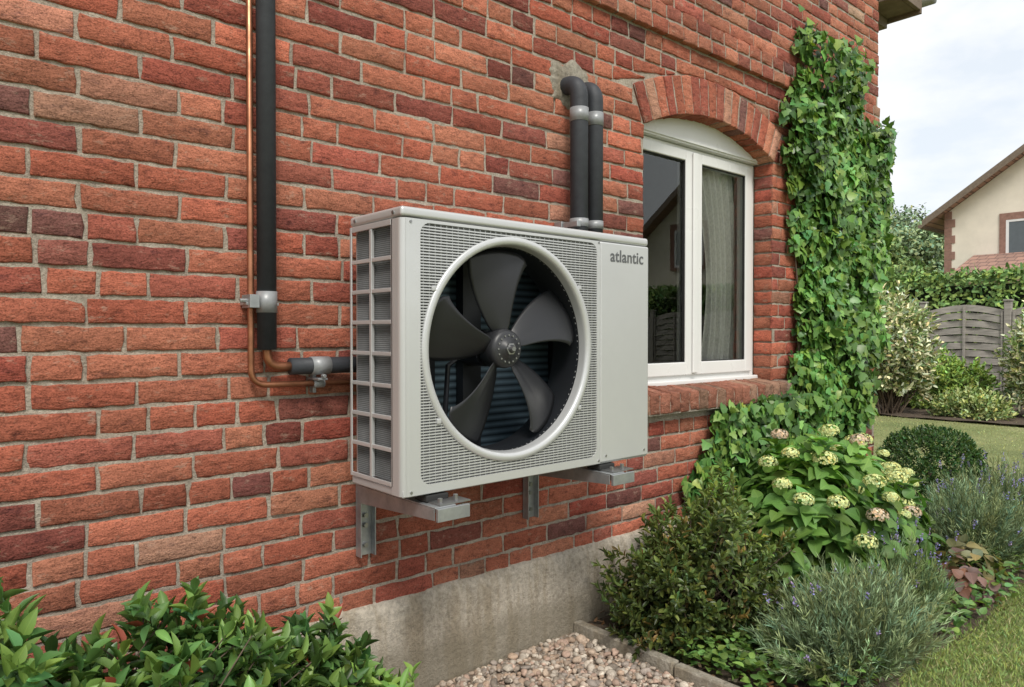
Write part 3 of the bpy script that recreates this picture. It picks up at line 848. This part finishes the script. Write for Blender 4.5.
# ------------------------------------------------------------------ plants
def lumpy(dirs,seed,amp=.25,f=1.9):
    return np.array([1+amp*noise.noise(Vector((d[0]*f+seed,d[1]*f,d[2]*f)))+amp*.5*noise.noise(Vector((d[0]*f*2.6+seed,d[1]*f*2.6,d[2]*f*2.6))) for d in dirs])
def shoots(c,rad,n,seed,lo=-.15,rmin=.5,amp=.25):
    d=nrm(R.randn(n*3,3)); d=d[d[:,2]>lo][:n]; n=len(d)
    r=(rmin+(1-rmin)*R.rand(n)**.6)*lumpy(d,seed,amp)
    rad=np.array(rad)
    P=np.array(c)+d*rad*r[:,None]
    up=nrm(d/rad*rad.mean()+np.array([0,0,.55])+R.randn(n,3)*.28)
    return P,up,r
def whorls(P,U,k,spacing,el=(30,80),k_j=0.3):
    n=len(P); Ps=[];Ds=[];Ns=[];idx=[]
    ref=nrm(np.cross(U,np.array([.3,.9,.1]))); ref2=np.cross(U,ref)
    ph=R.rand(n)*6.28
    for j in range(k):
        a=ph+j*2.4+R.randn(n)*.2
        pe=ref*np.cos(a)[:,None]+ref2*np.sin(a)[:,None]
        e=np.radians(el[0]+(el[1]-el[0])*j/max(1,k-1)+R.randn(n)*9)[:,None]
        Ds.append(U*np.cos(e)+pe*np.sin(e)); Ns.append(U*np.sin(e)-pe*np.cos(e)+R.randn(n,3)*.15)
        Ps.append(P-U*(j*spacing)); idx.append(np.arange(n))
    return np.concatenate(Ps),np.concatenate(Ds),np.concatenate(Ns),np.concatenate(idx)
def stems_from(name,base,P,par,rad=.006,frac=.35,mat=None,spread=.08,n=5):
    mb=MB(); base=Vector(base)
    for p in P[R.rand(len(P))<frac]:
        p=Vector(p); b=base+Vector((R.randn()*spread,R.randn()*spread*.5,0)); mid=(b+p)/2+Vector((R.randn()*.03,R.randn()*.03,.06*(p-b).length))
        pts=[b*(1-t)**2+mid*2*t*(1-t)+p*t*t for t in (0,.33,.66,1)]
        mb.tube(pts,[rad,rad*.8,rad*.6,rad*.35],n,False)
    return mb.obj(name,mat or M_BARK,par,smooth=True)

# laurel-like shrub bottom left
sh=empty('laurel_shrub',(.4,-.45,0))
allP=[];allU=[]
for (c,rad,n) in (((-.25,-.5,.05),(.35,.33,.60),110),((.10,-.42,.05),(.36,.27,.64),460),((.46,-.39,.03),(.34,.26,.57),480),((.78,-.30,.0),(.24,.2,.46),260)):
    P,U,r=shoots(c,rad,n,c[0]*9,-.1,.6,.16); allP.append(P);allU.append(U)
P=np.concatenate(allP);U=np.concatenate(allU)
m_=P[:,1]<-.05; P=P[m_];U=U[m_]
lp,ld,ln,ix=whorls(P,U,12,.008,(18,85))
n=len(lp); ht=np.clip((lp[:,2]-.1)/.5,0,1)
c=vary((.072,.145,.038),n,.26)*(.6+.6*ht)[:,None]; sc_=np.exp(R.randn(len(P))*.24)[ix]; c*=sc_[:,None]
young=(np.arange(n)<len(P)*4)&(R.rand(len(P))<.42)[ix]; c[young]=vary((.17,.28,.065),young.sum(),.15)
red=(R.rand(n)<.012); c[red]=np.array([.30,.07,.04])
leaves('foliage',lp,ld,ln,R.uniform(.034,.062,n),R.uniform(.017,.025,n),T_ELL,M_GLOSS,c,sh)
stems_from('stems',(.3,-.42,0),P,sh,.004,.5,M_BARK,.25)

sd=empty('seedling_plant',(.93,-.45,0))
mb=MB();Ps=[];Us=[]
for k in range(7):
    b=Vector((.94+R.randn()*.025,-.45+R.randn()*.03,0)); t=b+Vector((R.randn()*.045+.01,R.randn()*.04,.22+.13*R.rand()))
    mb.tube([b,(b+t)/2+Vector((.01,0,0)),t],[.003,.0025,.0015],6,False); d=(t-b).normalized()
    for q in (1,.85,.7,.55,.4): Ps.append(tuple(b+(t-b)*q)); Us.append(tuple(d))
mb.obj('stems',M_STEM,sd,smooth=True)
lp,ld,ln,ix=whorls(np.array(Ps),np.array(Us),5,.006,(35,75)); n=len(lp)
leaves('foliage',lp,ld,ln,R.uniform(.035,.055,n),R.uniform(.016,.022,n),T_ELL,M_LEAF,vary((.18,.32,.07),n,.15),sd)

# azalea shrub
az=empty('azalea_shrub',(2.33,-.38,0))
P1,U1,_=shoots((2.33,-.38,.05),(.41,.31,.50),850,3.,-.1,.5,.42)
P2,U2,_=shoots((2.14,-.34,.03),(.20,.2,.34),240,7.,-.1,.5,.4)
P=np.concatenate([P1,P2]);U=np.concatenate([U1,U2])
m_=(P[:,1]<-.03)&(P[:,2]>.03)&(P[:,0]>1.93); P=P[m_];U=U[m_]
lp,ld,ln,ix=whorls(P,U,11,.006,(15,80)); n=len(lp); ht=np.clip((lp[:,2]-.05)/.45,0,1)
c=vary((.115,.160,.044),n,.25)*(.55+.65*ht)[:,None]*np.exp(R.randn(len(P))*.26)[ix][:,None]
br_=(R.rand(len(P))<.14)[ix]&(R.rand(n)<.4); c[br_]=vary((.24,.17,.06),br_.sum(),.2)
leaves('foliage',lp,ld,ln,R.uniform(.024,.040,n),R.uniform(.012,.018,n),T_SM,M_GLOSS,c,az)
stems_from('stems',(2.33,-.38,0),P,az,.004,.2,M_BARK,.1)

# hydrangea
hy=empty('hydrangea_bush',(3.2,-.40,0))
P1,U1,_=shoots((3.06,-.44,.05),(.56,.38,.65),520,12.,-.15,.6,.14)
P2,U2,_=shoots((3.52,-.47,.03),(.36,.32,.55),280,15.,-.1,.6,.14)
P=np.concatenate([P1,P2]);U=np.concatenate([U1,U2]); m_=P[:,1]<-.04;P=P[m_];U=U[m_]
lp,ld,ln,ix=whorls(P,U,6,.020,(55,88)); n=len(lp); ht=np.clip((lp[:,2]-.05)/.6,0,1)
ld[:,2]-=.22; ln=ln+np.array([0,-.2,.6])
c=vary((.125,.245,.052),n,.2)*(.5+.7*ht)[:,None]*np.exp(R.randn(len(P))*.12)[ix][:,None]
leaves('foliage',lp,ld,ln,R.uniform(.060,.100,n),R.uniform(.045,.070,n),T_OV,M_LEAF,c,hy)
stems_from('stems',(3.25,-.36,0),P,hy,.005,.3,M_STEM,.12)
cand=[]
top=P[np.argsort(-(P[:,2]-.45*P[:,1]*1.0))]
for p in top:
    if all(np.linalg.norm(p-q)>.125 for q in cand): cand.append(p)
    if len(cand)>=38: break
fp=[];fd=[];fn=[];fc=[]
for i,q in enumerate(cand):
    q=q+np.array([0,-.015,.045]); kind=(i%9==1); r_=R.uniform(.024,.042)
    d=nrm(R.randn(220,3)); d=d[d[:,2]>-.35]; nn_=len(d)
    cc=vary((.58,.46,.33) if kind else (.58,.63,.27),nn_,.2)
    pp_=q+d*r_*np.array([1.15,1.15,.8])
    for s in range(2):
        t=nrm(np.cross(d,R.randn(nn_,3)))
        fp.append(pp_-t*.006);fd.append(t);fn.append(d);fc.append(cc)
fp,fd,fn,fc=map(np.concatenate,(fp,fd,fn,fc))
leaves('flower_heads',fp,fd,fn,.012,.0095,T_SM,M_PLAIN,fc,hy)

# boxwood ball
bx=empty('boxwood_ball',(5.1,-.22,0))
P,U,_=shoots((5.10,-.22,.26),(.33,.33,.29),2000,21.,-.9,.82,.10)
lp,ld,ln,ix=whorls(P,U,6,.007,(15,75)); n=len(lp)
leaves('foliage',lp,ld,ln,R.uniform(.016,.028,n),.013,T_SM,M_GLOSS,vary((.062,.125,.036),n,.30),bx)
mb=MB(); mb.tube([(5.10,-.22,0),(5.10,-.22,.25)],.02,8); mb.obj('stems',M_BARK,bx,smooth=True)

def lavender(c,rx,ry,h,n,col,flowers,nm='lavender_plant',flc=(.26,.22,.44)):
    e=empty(nm,(c[0],c[1],0)); mb=MB(); Ps=[];Ds=[];Cs=[];FPs=[];FDs=[]
    for i in range(n):
        a=R.rand()*6.28; q=math.sqrt(R.rand()); 
        b=np.array([c[0]+.30*rx*q*math.cos(a)+R.randn()*.02,c[1]+.30*ry*q*math.sin(a)+R.randn()*.02,0.02])
        fl=R.rand()<flowers; hh=h*(1-.5*q*q)*R.uniform(.60,1.12)*(1.18 if fl else .95)
        e_=np.array([c[0]+rx*q*math.cos(a)+R.randn()*.04,c[1]+ry*q*math.sin(a)+R.randn()*.04,hh])
        if e_[1]>-.05: e_[1]=-.05
        mid_=(b+e_)/2+np.array([.12*rx*math.cos(a)*q,.12*ry*math.sin(a)*q,-.02])
        ts=(0,.35,.7,1); pts=[b*(1-t)**2+mid_*2*t*(1-t)+e_*t*t for t in ts]
        mb.tube([Vector(p) for p in pts],[.0016,.0014,.0011,.0008],3,False)
        cc=vary(col,1,.24)[0]
        lim=.78 if fl else 1
        for t in np.arange(.25,lim,.05):
            p=b*(1-t)**2+mid_*2*t*(1-t)+e_*t*t; T=nrm((2*(1-t)*(mid_-b)+2*t*(e_-mid_))[None])[0]
            for s in range(3):
                d=T*1.0+R.randn(3)*.36; Ps.append(p);Ds.append(d);Cs.append(cc*math.exp(R.randn()*.15)*(.5+.6*t))
        if fl:
            for t in np.arange(.91,1.0,.007):
                p=b*(1-t)**2+mid_*2*t*(1-t)+e_*t*t
                FPs.append(p+R.randn(3)*.002);FDs.append(R.randn(3)+np.array([0,0,.8]))
    mb.obj('stems',M_STEM,e,smooth=True)
    Ps=np.array(Ps);n=len(Ps)
    leaves('foliage',Ps,np.array(Ds),R.randn(n,3),R.uniform(.024,.046,n),.0036,T_NEE,M_PLAIN,np.array(Cs),e)
    if FPs:
        n=len(FPs); leaves('flower_spikes',np.array(FPs),np.array(FDs),R.randn(n,3),.009,.006,T_NEE,M_PLAIN,vary(flc,n,.25),e)
LC=(.225,.30,.155)
lavender((2.50,-.86),.44,.24,.36,600,LC,.04)
lavender((2.98,-.80),.28,.20,.36,240,(.19,.27,.115),.25)
lavender((4.15,-.72),.48,.32,.42,520,LC,.10)
lavender((4.85,-.66),.42,.34,.42,400,(.20,.27,.13),.12)
he=empty('heuchera_plant',(3.62,-.82,0))
for (cc,base,kk) in (((3.48,-.88,.0),(.18,.10,.08),60),((3.72,-.84,.02),(.20,.19,.09),50)):
    P,U,_=shoots(cc,(.19,.14,.19),kk,4.,.0,.4,.2)
    lp,ld,ln,ix=whorls(P,U,3,.01,(60,90)); n=len(lp)
    leaves('foliage',lp,ld,ln,R.uniform(.035,.06,n),R.uniform(.04,.055,n),T_OV,M_LEAF,vary(base,n,.25),he)
gc=empty('groundcover_plants',(2.3,-.7,0))
n=1900
P=np.stack([R.uniform(2.03,2.75,n),R.uniform(-1.0,-.45,n),np.zeros(n)],1)
dens=np.array([noise.noise(Vector((p[0]*5,p[1]*5,2))) for p in P]); P=P[dens>-.15]; n=len(P); P[:,2]=.03+R.rand(n)*.085
D=np.stack([R.randn(n),R.randn(n),.3+R.rand(n)*.5],1);N=np.stack([R.randn(n)*.3,R.randn(n)*.3,np.ones(n)],1)
leaves('foliage',P,D,N,R.uniform(.020,.038,n),R.uniform(.017,.030,n),T_OV,M_LEAF,vary((.14,.25,.065),n,.25),gc)
n=900
P=np.stack([R.uniform(2.9,4.8,n),R.uniform(-1.06,-.75,n),.03+R.rand(n)*.08],1)
D=np.stack([R.randn(n),R.randn(n),.3+R.rand(n)*.5],1);N=np.stack([R.randn(n)*.3,R.randn(n)*.3,np.ones(n)],1)
leaves('foliage_edge',P,D,N,R.uniform(.022,.045,n),R.uniform(.016,.030,n),T_OV,M_LEAF,vary((.13,.23,.065),n,.25),gc)

# ivy
iv_=empty('ivy_climber',(4.1,-.05,0))
def interp(z,tab):
    zs=[t[0] for t in tab]; return np.interp(z,zs,[t[1] for t in tab])
LT=[(.1,2.85),(.45,2.72),(.80,2.80),(.86,3.60),(1.0,3.60),(1.3,3.70),(1.6,3.62),(2.0,3.57),(2.5,3.60),(2.65,3.64),(2.9,3.72)]
RT=[(.1,4.3),(.5,4.42),(.9,4.52),(1.3,4.60),(1.65,4.70),(2.0,4.80),(2.2,4.84),(2.36,4.76),(2.42,4.50),(2.7,4.36),(2.9,4.30)]
n=40000
X=R.uniform(2.65,4.95,n);Z=R.uniform(.12,2.88,n)
lt=interp(Z,LT);rt=interp(Z,RT)
nz_=np.array([noise.noise(Vector((x*3,z*3,0)))+.6*noise.noise(Vector((x*8,z*8,4))) for x,z in zip(X,Z)])
edge=np.minimum(X-lt,rt-X)+nz_*.19
keep=edge>0
notch=(Z>2.45)&(np.abs(X-(3.98+.1*(Z-2.5)))<(Z-2.45)*.55); keep&=~notch
keep&=~((Z>2.78)&(R.rand(n)<.7))
keep&=R.rand(n)<np.clip(.35+edge*6,0,1)*.72
X=X[keep];Z=Z[keep];edge=edge[keep];nz_=nz_[keep];n=len(X)
thick=.03+.13*np.clip(edge*4,0,1)*(.5+.9*np.clip(nz_+.3,0,1))
Y=-.02-thick*R.rand(n)**.6
P=np.stack([X,Y,Z],1)
D=np.stack([R.randn(n)*.7,-.22+R.randn(n)*.25,-.8+R.randn(n)*.5],1)
N=np.stack([R.randn(n)*.38-.15,-1+R.randn(n)*.2,.35+R.randn(n)*.4],1)
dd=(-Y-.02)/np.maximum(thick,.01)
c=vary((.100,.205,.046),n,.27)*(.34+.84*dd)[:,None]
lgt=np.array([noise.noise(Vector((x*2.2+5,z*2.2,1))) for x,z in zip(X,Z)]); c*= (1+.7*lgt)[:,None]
yo=R.rand(n)<.12; c[yo]=vary((.22,.34,.08),yo.sum(),.2)
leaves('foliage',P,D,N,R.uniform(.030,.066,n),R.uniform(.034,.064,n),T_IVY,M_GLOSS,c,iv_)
n=900
Z=R.uniform(1.55,2.36,n); P=np.stack([HR+.02+.09*R.rand(n),R.uniform(-.06,.35,n),Z],1)
D=np.stack([.3+R.randn(n)*.4,R.randn(n)*.5,-1+R.randn(n)*.3],1);N=np.stack([1+R.randn(n)*.3,-.4+R.randn(n)*.4,.4+R.randn(n)*.3],1)
leaves('foliage_corner',P,D,N,R.uniform(.04,.07,n),R.uniform(.045,.07,n),T_IVY,M_GLOSS,vary((.11,.22,.05),n,.25),iv_)
mb=MB()
for k in range(16):
    x=R.uniform(3.7,4.3); pts=[]; z=0.0
    while z<R.uniform(1.9,2.8):
        pts.append((x,-.022-.006*R.rand(),z)); z+=.14; x+=R.randn()*.025
    if len(pts)>3: mb.tube(pts,list(np.linspace(.010,.002,len(pts))),6,False)
for k in range(10):
    z=R.uniform(1.4,2.7); x=R.uniform(3.72,4.4); pts=[(x,-.03,z)]
    for q in range(5): x+=R.choice([-1,1])*.03*R.rand()+ (.02 if k%2 else -.02); z+=.03+R.randn()*.02; pts.append((x,-.025,z))
    mb.tube(pts,.0018,5,False)
mb.obj('vines',M_BARK,iv_,smooth=True)

# ------------------------------------------------------------------ background
def slab_foliage(name,x0,x1,y0,y1,z1,n,size,col,seed,bulge=.15):
    e=empty(name,((x0+x1)/2,(y0+y1)/2,0))
    mb=MB(); mb.box(x0+.25,x1-.25,y0+.2,y1-.2,0,z1-.25); mb.obj('dark_core_box',simple(name+'_core',(.016,.026,.01),.95),e)  # solid box added behind the leaves, hedge's inner shade painted as dark green
    f=R.rand(n); P=np.zeros((n,3));N=np.zeros((n,3))
    side=f<.68; top=~side
    ys=R.uniform(y0,y1,n); zs=R.uniform(.05,z1,n); xs=R.uniform(x0,x1,n)
    bl=np.array([noise.noise(Vector((seed,y*1.4,z*1.4)))+.5*noise.noise(Vector((seed,y*4,z*4))) for y,z in zip(ys,zs)])
    P[side]=np.stack([x0-bulge*bl+R.rand(n)*.18,ys,zs],1)[side]; N[side]=[-1,0,.4]
    P[top]=np.stack([xs,ys,z1+bulge*bl-R.rand(n)*.15],1)[top]; N[top]=[0,0,1]
    N=N+R.randn(n,3)*.45; D=R.randn(n,3)
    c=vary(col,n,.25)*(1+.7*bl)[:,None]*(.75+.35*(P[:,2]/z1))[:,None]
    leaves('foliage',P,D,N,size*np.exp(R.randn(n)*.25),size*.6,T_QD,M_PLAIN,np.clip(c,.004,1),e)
slab_foliage('garden_hedge',14.3,15.8,-14,14,2.25,46000,.08,(.17,.27,.075),3.)
M_WOOD=simple('weathered_wood',(.40,.37,.33),.85,0,.35,5,.5,.004,40,(1,1,6))
fe=empty('wooden_fence',(13.6,0,0)); mb=MB(); mp=MB()
FX=13.6; pw=1.25; y=-10.02+.33
while y<11:
    mp.box(FX-.05,FX+.05,y-.05,y+.05,0,1.66); mp.box(FX-.062,FX+.062,y-.062,y+.062,1.66,1.69)
    ya,yb=y+.055,y+pw-.055
    nsl=13
    for k in range(nsl):
        z0=.06+k*.113
        V0=len(mb.v)
        seg=16
        for i in range(seg+1):
            t=i/seg; yy=ya+(yb-ya)*t; arch=.10*math.sin(math.pi*t)*(k/(nsl-1))**2
            xo=.014*math.sin(t*math.pi*4+(math.pi if k%2 else 0))
            for dz in (0,.105): mb.v.append((FX+xo-.004+ .006*(dz>0),yy,z0+dz+arch))
        for i in range(seg): mb.f.append((V0+2*i,V0+2*i+1,V0+2*i+3,V0+2*i+2))
    for q in (.02,.5,.98):
        yy=ya+(yb-ya)*q; mb.box(FX-.03,FX+.03,yy-.015,yy+.015,.04,1.5+.1*math.sin(math.pi*q))
    y+=pw
mb.obj('slats',M_WOOD,fe); mp.obj('posts',M_WOOD,fe,bevel=.008)
def bgshrub(name,c,rad,n,size,col,col2=None,seed=1.,amp=.35,tpl=T_SM,stems=True):
    e=empty(name,(c[0],c[1],0))
    P,U,_=shoots(c,rad,n,seed,-.6,.4,amp); k_=P[:,2]>.03; P=P[k_]; U=U[k_]
    lp,ld,ln,ix=whorls(P,U,8,size*.35,(20,80)); m=len(lp); ht=np.clip(lp[:,2]/(c[2]+rad[2]),0,1)
    cc=vary(col,m,.25)*(.6+.55*ht)[:,None]
    if col2 is not None:
        q=R.rand(m)<.5; cc[q]=vary(col2,q.sum(),.2)
    leaves('foliage',lp,ld,ln,size*np.exp(R.randn(m)*.2),size*.5,tpl,M_PLAIN,cc,e)
    if stems: stems_from('stems',(c[0],c[1],0),P,e,.012,.06,M_BARK,.1)
bgshrub('variegated_shrub',(10.7,2.22,.85),(.56,.56,.95),1250,.08,(.28,.36,.14),(.70,.70,.46),31.,.4)
bgshrub('green_shrub',(12.0,2.05,.30),(.62,.75,.55),1000,.07,(.28,.41,.09),None,35.)
bgshrub('green_shrub',(12.1,3.4,.35),(.6,.7,.45),500,.06,(.18,.31,.07),None,37.)
bgshrub('variegated_shrub',(11.6,.70,.66),(.44,.42,.80),850,.07,(.28,.38,.14),(.70,.70,.46),39.,.4)
bgshrub('green_shrub',(11.0,1.30,.12),(.40,.5,.32),500,.06,(.28,.39,.12),(.48,.54,.24),41.)
bgshrub('green_shrub',(12.2,-1.2,.5),(.7,.8,.8),500,.07,(.15,.27,.06),None,43.)
bgshrub('green_shrub',(11.6,-3.4,.6),(.9,.9,1.1),600,.08,(.12,.23,.06),None,45.)
def tree(name,x,y,h,cr,n,col,seed):
    e=empty(name,(x,y,0)); mb=MB()
    mb.tube([(x,y,0),(x+.1,y,h*.35),(x-.05,y+.1,h*.75)],[.22,.16,.05],10)
    cl=[]
    for k in range(22):
        a=R.rand()*6.28; rr=cr*R.uniform(.25,.95); zz=h*R.uniform(.38,.95); lim=math.sqrt(max(.05,1-((zz/h-.6)/.42)**2))
        p=(x+rr*lim*math.cos(a),y+rr*lim*math.sin(a),zz); cl.append(p)
        mb.tube([(x,y,h*R.uniform(.25,.55)),((x+p[0])/2,(y+p[1])/2,(h*.45+p[2])/2),p],[.08,.05,.015],6,False)
    mb.obj('trunk_and_limbs',M_BARK,e,smooth=True)
    ps=[];cs=[];ns=[]
    for p in cl:
        m=n//len(cl); d=nrm(R.randn(m,3)); r=cr*.34*R.rand(m)**.4*lumpy(d,p[0],.4)
        q=np.array(p)+d*r[:,None]*np.array([1,1,.75]); ps.append(q); ns.append(d+np.array([0,0,.5])); cs.append(vary(col,m,.22)*math.exp(R.randn()*.22)*(1+.35*d[:,2:3]))
    P=np.concatenate(ps);N=np.concatenate(ns)+R.randn(len(P),3)*.4
    leaves('foliage',P,R.randn(len(P),3),N,.17,.12,T_QD,M_PLAIN,np.clip(np.concatenate(cs),.004,1),e)
tree('garden_tree',34,11.0,6.3,2.3,9000,(.22,.30,.16),1)
tree('garden_tree',38.5,11.6,6.9,2.4,8000,(.20,.27,.15),2)
tree('garden_tree',28.0,8.9,4.5,1.9,8000,(.26,.37,.13),3)
tree('garden_tree',46,17,8.5,4,8000,(.18,.25,.14),4)
tree('garden_tree',34,-22,7,3.0,6000,(.14,.22,.07),5)

def tilemat():
    m,nt,b=newmat('clay_tiles'); t=nd(nt,'ShaderNodeTexCoord'); s=nd(nt,'ShaderNodeSeparateXYZ'); nt.links.new(t.outputs['Object'],s.inputs[0])
    cb=nd(nt,'ShaderNodeCombineXYZ'); nt.links.new(s.outputs[1],cb.inputs[0]); nt.links.new(s.outputs[2],cb.inputs[1])
    bt=nd(nt,'ShaderNodeTexBrick'); nt.links.new(cb.outputs[0],bt.inputs[0]); bt.inputs['Scale'].default_value=1
    bt.inputs['Brick Width'].default_value=.25; bt.inputs['Row Height'].default_value=.14; bt.inputs['Mortar Size'].default_value=.012
    bt.inputs['Color1'].default_value=(.38,.22,.17,1); bt.inputs['Color2'].default_value=(.28,.17,.135,1); bt.inputs['Mortar'].default_value=(.13,.08,.065,1)
    nt.links.new(bt.outputs[0],b.inputs['Base Color']); b.inputs['Roughness'].default_value=.85; bump(nt,b,bt.outputs[1],-.6,.03); return m
M_TILE=tilemat()
M_CREAM=simple('cream_render',(.80,.73,.62),.9,0,.12,2.5)
M_TRIM=simple('brick_trim',(.32,.18,.14),.85,0,.3,12)
M_PANE=simple('dark_pane',(.10,.12,.13),.08)
def neighbour(name,X0,X1,Y0,Y1,ze,pitch):
    e=empty(name,((X0+X1)/2,(Y0+Y1)/2,0)); ym=(Y0+Y1)/2; zr=ze+(Y1-Y0)/2*pitch
    mb=MB()
    mb.prism([(X0,Y0,0),(X0,Y0,ze),(X0,ym,zr),(X0,Y1,ze),(X0,Y1,0)],(X1-X0,0,0)); mb.obj('walls',M_CREAM,e)
    mb=MB(); o=.55; t=.16
    for s,ye in ((-1,Y0),(1,Y1)):
        yo=ye+s*o; zo=ze-o*pitch
        mb.prism([(X0-.45,yo,zo+.02),(X0-.45,yo,zo+t+.02),(X0-.45,ym,zr+t+.02),(X0-.45,ym,zr+.02)],(X1-X0+.9,0,0))
    mb.obj('roof',M_TILE,e)
    mb=MB()
    for s,ye in ((-1,Y0),(1,Y1)):
        yo=ye+s*(o+.01); zo=ze-(o+.01)*pitch
        mb.prism([(X0-.49,yo,zo-.03),(X0-.49,yo,zo+t+.04),(X0-.49,ym,zr+t+.04),(X0-.49,ym,zr-.03)],(.035,0,0))
        mb.tube([(X0-.5,yo+s*.06,zo),(X1+.5,yo+s*.06,zo)],.07,8)
    mb.obj('bargeboards_and_gutters',M_SOFFIT,e)
    mb=MB()
    k=0;z=.1
    while z<ze-.15:
        w=.30 if k%2 else .20
        mb.box(X0-.02,X0+.2,Y1-w,Y1+.02,z,z+.26); mb.box(X0-.02,X0+.2,Y0-.02,Y0+w,z,z+.26); z+=.27;k+=1
    wins=[(Y1-2.95,Y1-1.75,3.45,4.75),(Y0+1.75,Y0+2.95,3.45,4.75),(Y1-3.2,Y1-1.9,.9,2.2)]
    for (a,b_,c_,d_) in wins:
        mb.box(X0-.03,X0+.02,a-.18,a,c_-.1,d_+.22); mb.box(X0-.03,X0+.02,b_,b_+.18,c_-.1,d_+.22); mb.box(X0-.031,X0+.02,a+.001,b_-.001,d_,d_+.22); mb.box(X0-.08,X0+.02,a-.05,b_+.05,c_-.12,c_-.002)
    mb.obj('brick_trim',M_TRIM,e)
    mw=MB();mg=MB()
    for (a,b_,c_,d_) in wins:
        mg.box(X0-.012,X0-.004,a+.03,b_-.03,c_+.03,d_-.03)
        m=(a+b_)/2
        for (p,q) in ((a,a+.08),(b_-.08,b_),(m-.05,m+.05)): mw.box(X0-.026,X0-.0005,p,q,c_,d_)
        mw.box(X0-.0255,X0-.0006,a,b_,c_,c_+.07); mw.box(X0-.0255,X0-.0006,a,b_,d_-.07,d_)
    mw.obj('window_frames',M_WHITE,e); mg.obj('window_panes',M_PANE,e)
    return e
nh=neighbour('rendered_house',27,37,-1.2,6.85,5.15,.70)
mb=MB(); mb.prism([(24.2,-1.0,2.62),(26.98,-1.0,3.55),(26.98,-1.0,3.7),(24.2,-1.0,2.77)][::-1],(0,7.0,0)); mb.obj('porch_roof',M_TILE,nh)
mb=MB(); mb.box(24.6,26.97,-.8,5.8,0,2.72); mb.obj('porch_walls',M_CREAM,nh)
neighbour('rendered_house',21,30,-15,-7,4.2,.8)

# ------------------------------------------------------------------ camera, light, world
cam=bpy.data.cameras.new('camera'); co=link(bpy.data.objects.new('camera',cam)); sc.camera=co
co.location=(0,-CAMD,H); cam.lens=721/1024*36; cam.sensor_width=36; cam.clip_end=1000; cam.clip_start=.05
co.rotation_euler=(math.radians(90-.83),0,math.radians(-41))
sd_=Vector((-.42,-.78,1.05)).normalized()
el=math.asin(sd_.z); az_=math.atan2(sd_.x,sd_.y)
su=bpy.data.lights.new('sun','SUN'); su.energy=2.9; su.angle=math.radians(18); su.color=(1,.95,.87)
so=link(bpy.data.objects.new('sun',su)); so.rotation_euler=sd_.to_track_quat('Z','Y').to_euler(); so.location=(0,-5,8)
w=bpy.data.worlds.new('World'); sc.world=w; w.use_nodes=True; nt=w.node_tree; bg=nt.nodes['Background']
sk=nd(nt,'ShaderNodeTexSky'); sk.sky_type='NISHITA'; sk.sun_disc=False; sk.sun_elevation=el; sk.sun_rotation=az_; sk.air_density=1.0; sk.dust_density=1.5
t=nd(nt,'ShaderNodeTexCoord'); mp=nd(nt,'ShaderNodeMapping'); mp.inputs['Scale'].default_value=(1,1,2.4); mp.inputs['Location'].default_value=(.3,.2,.1); nt.links.new(t.outputs['Generated'],mp.inputs[0])
n1=noi(nt,mp.outputs[0],3.2,7,.55)
cf=ramp(nt,n1,[(.36,.25),(.54,1)])
blue=mix(nt,.25,(6.6,7.2,7.8),sk.outputs[0])
nt.links.new(mix(nt,cf.outputs[0],blue,(7.9,7.95,8.0)),bg.inputs[0]); bg.inputs[1].default_value=.137
sc.view_settings.view_transform='Standard'; sc.view_settings.look='None'; sc.view_settings.exposure=0
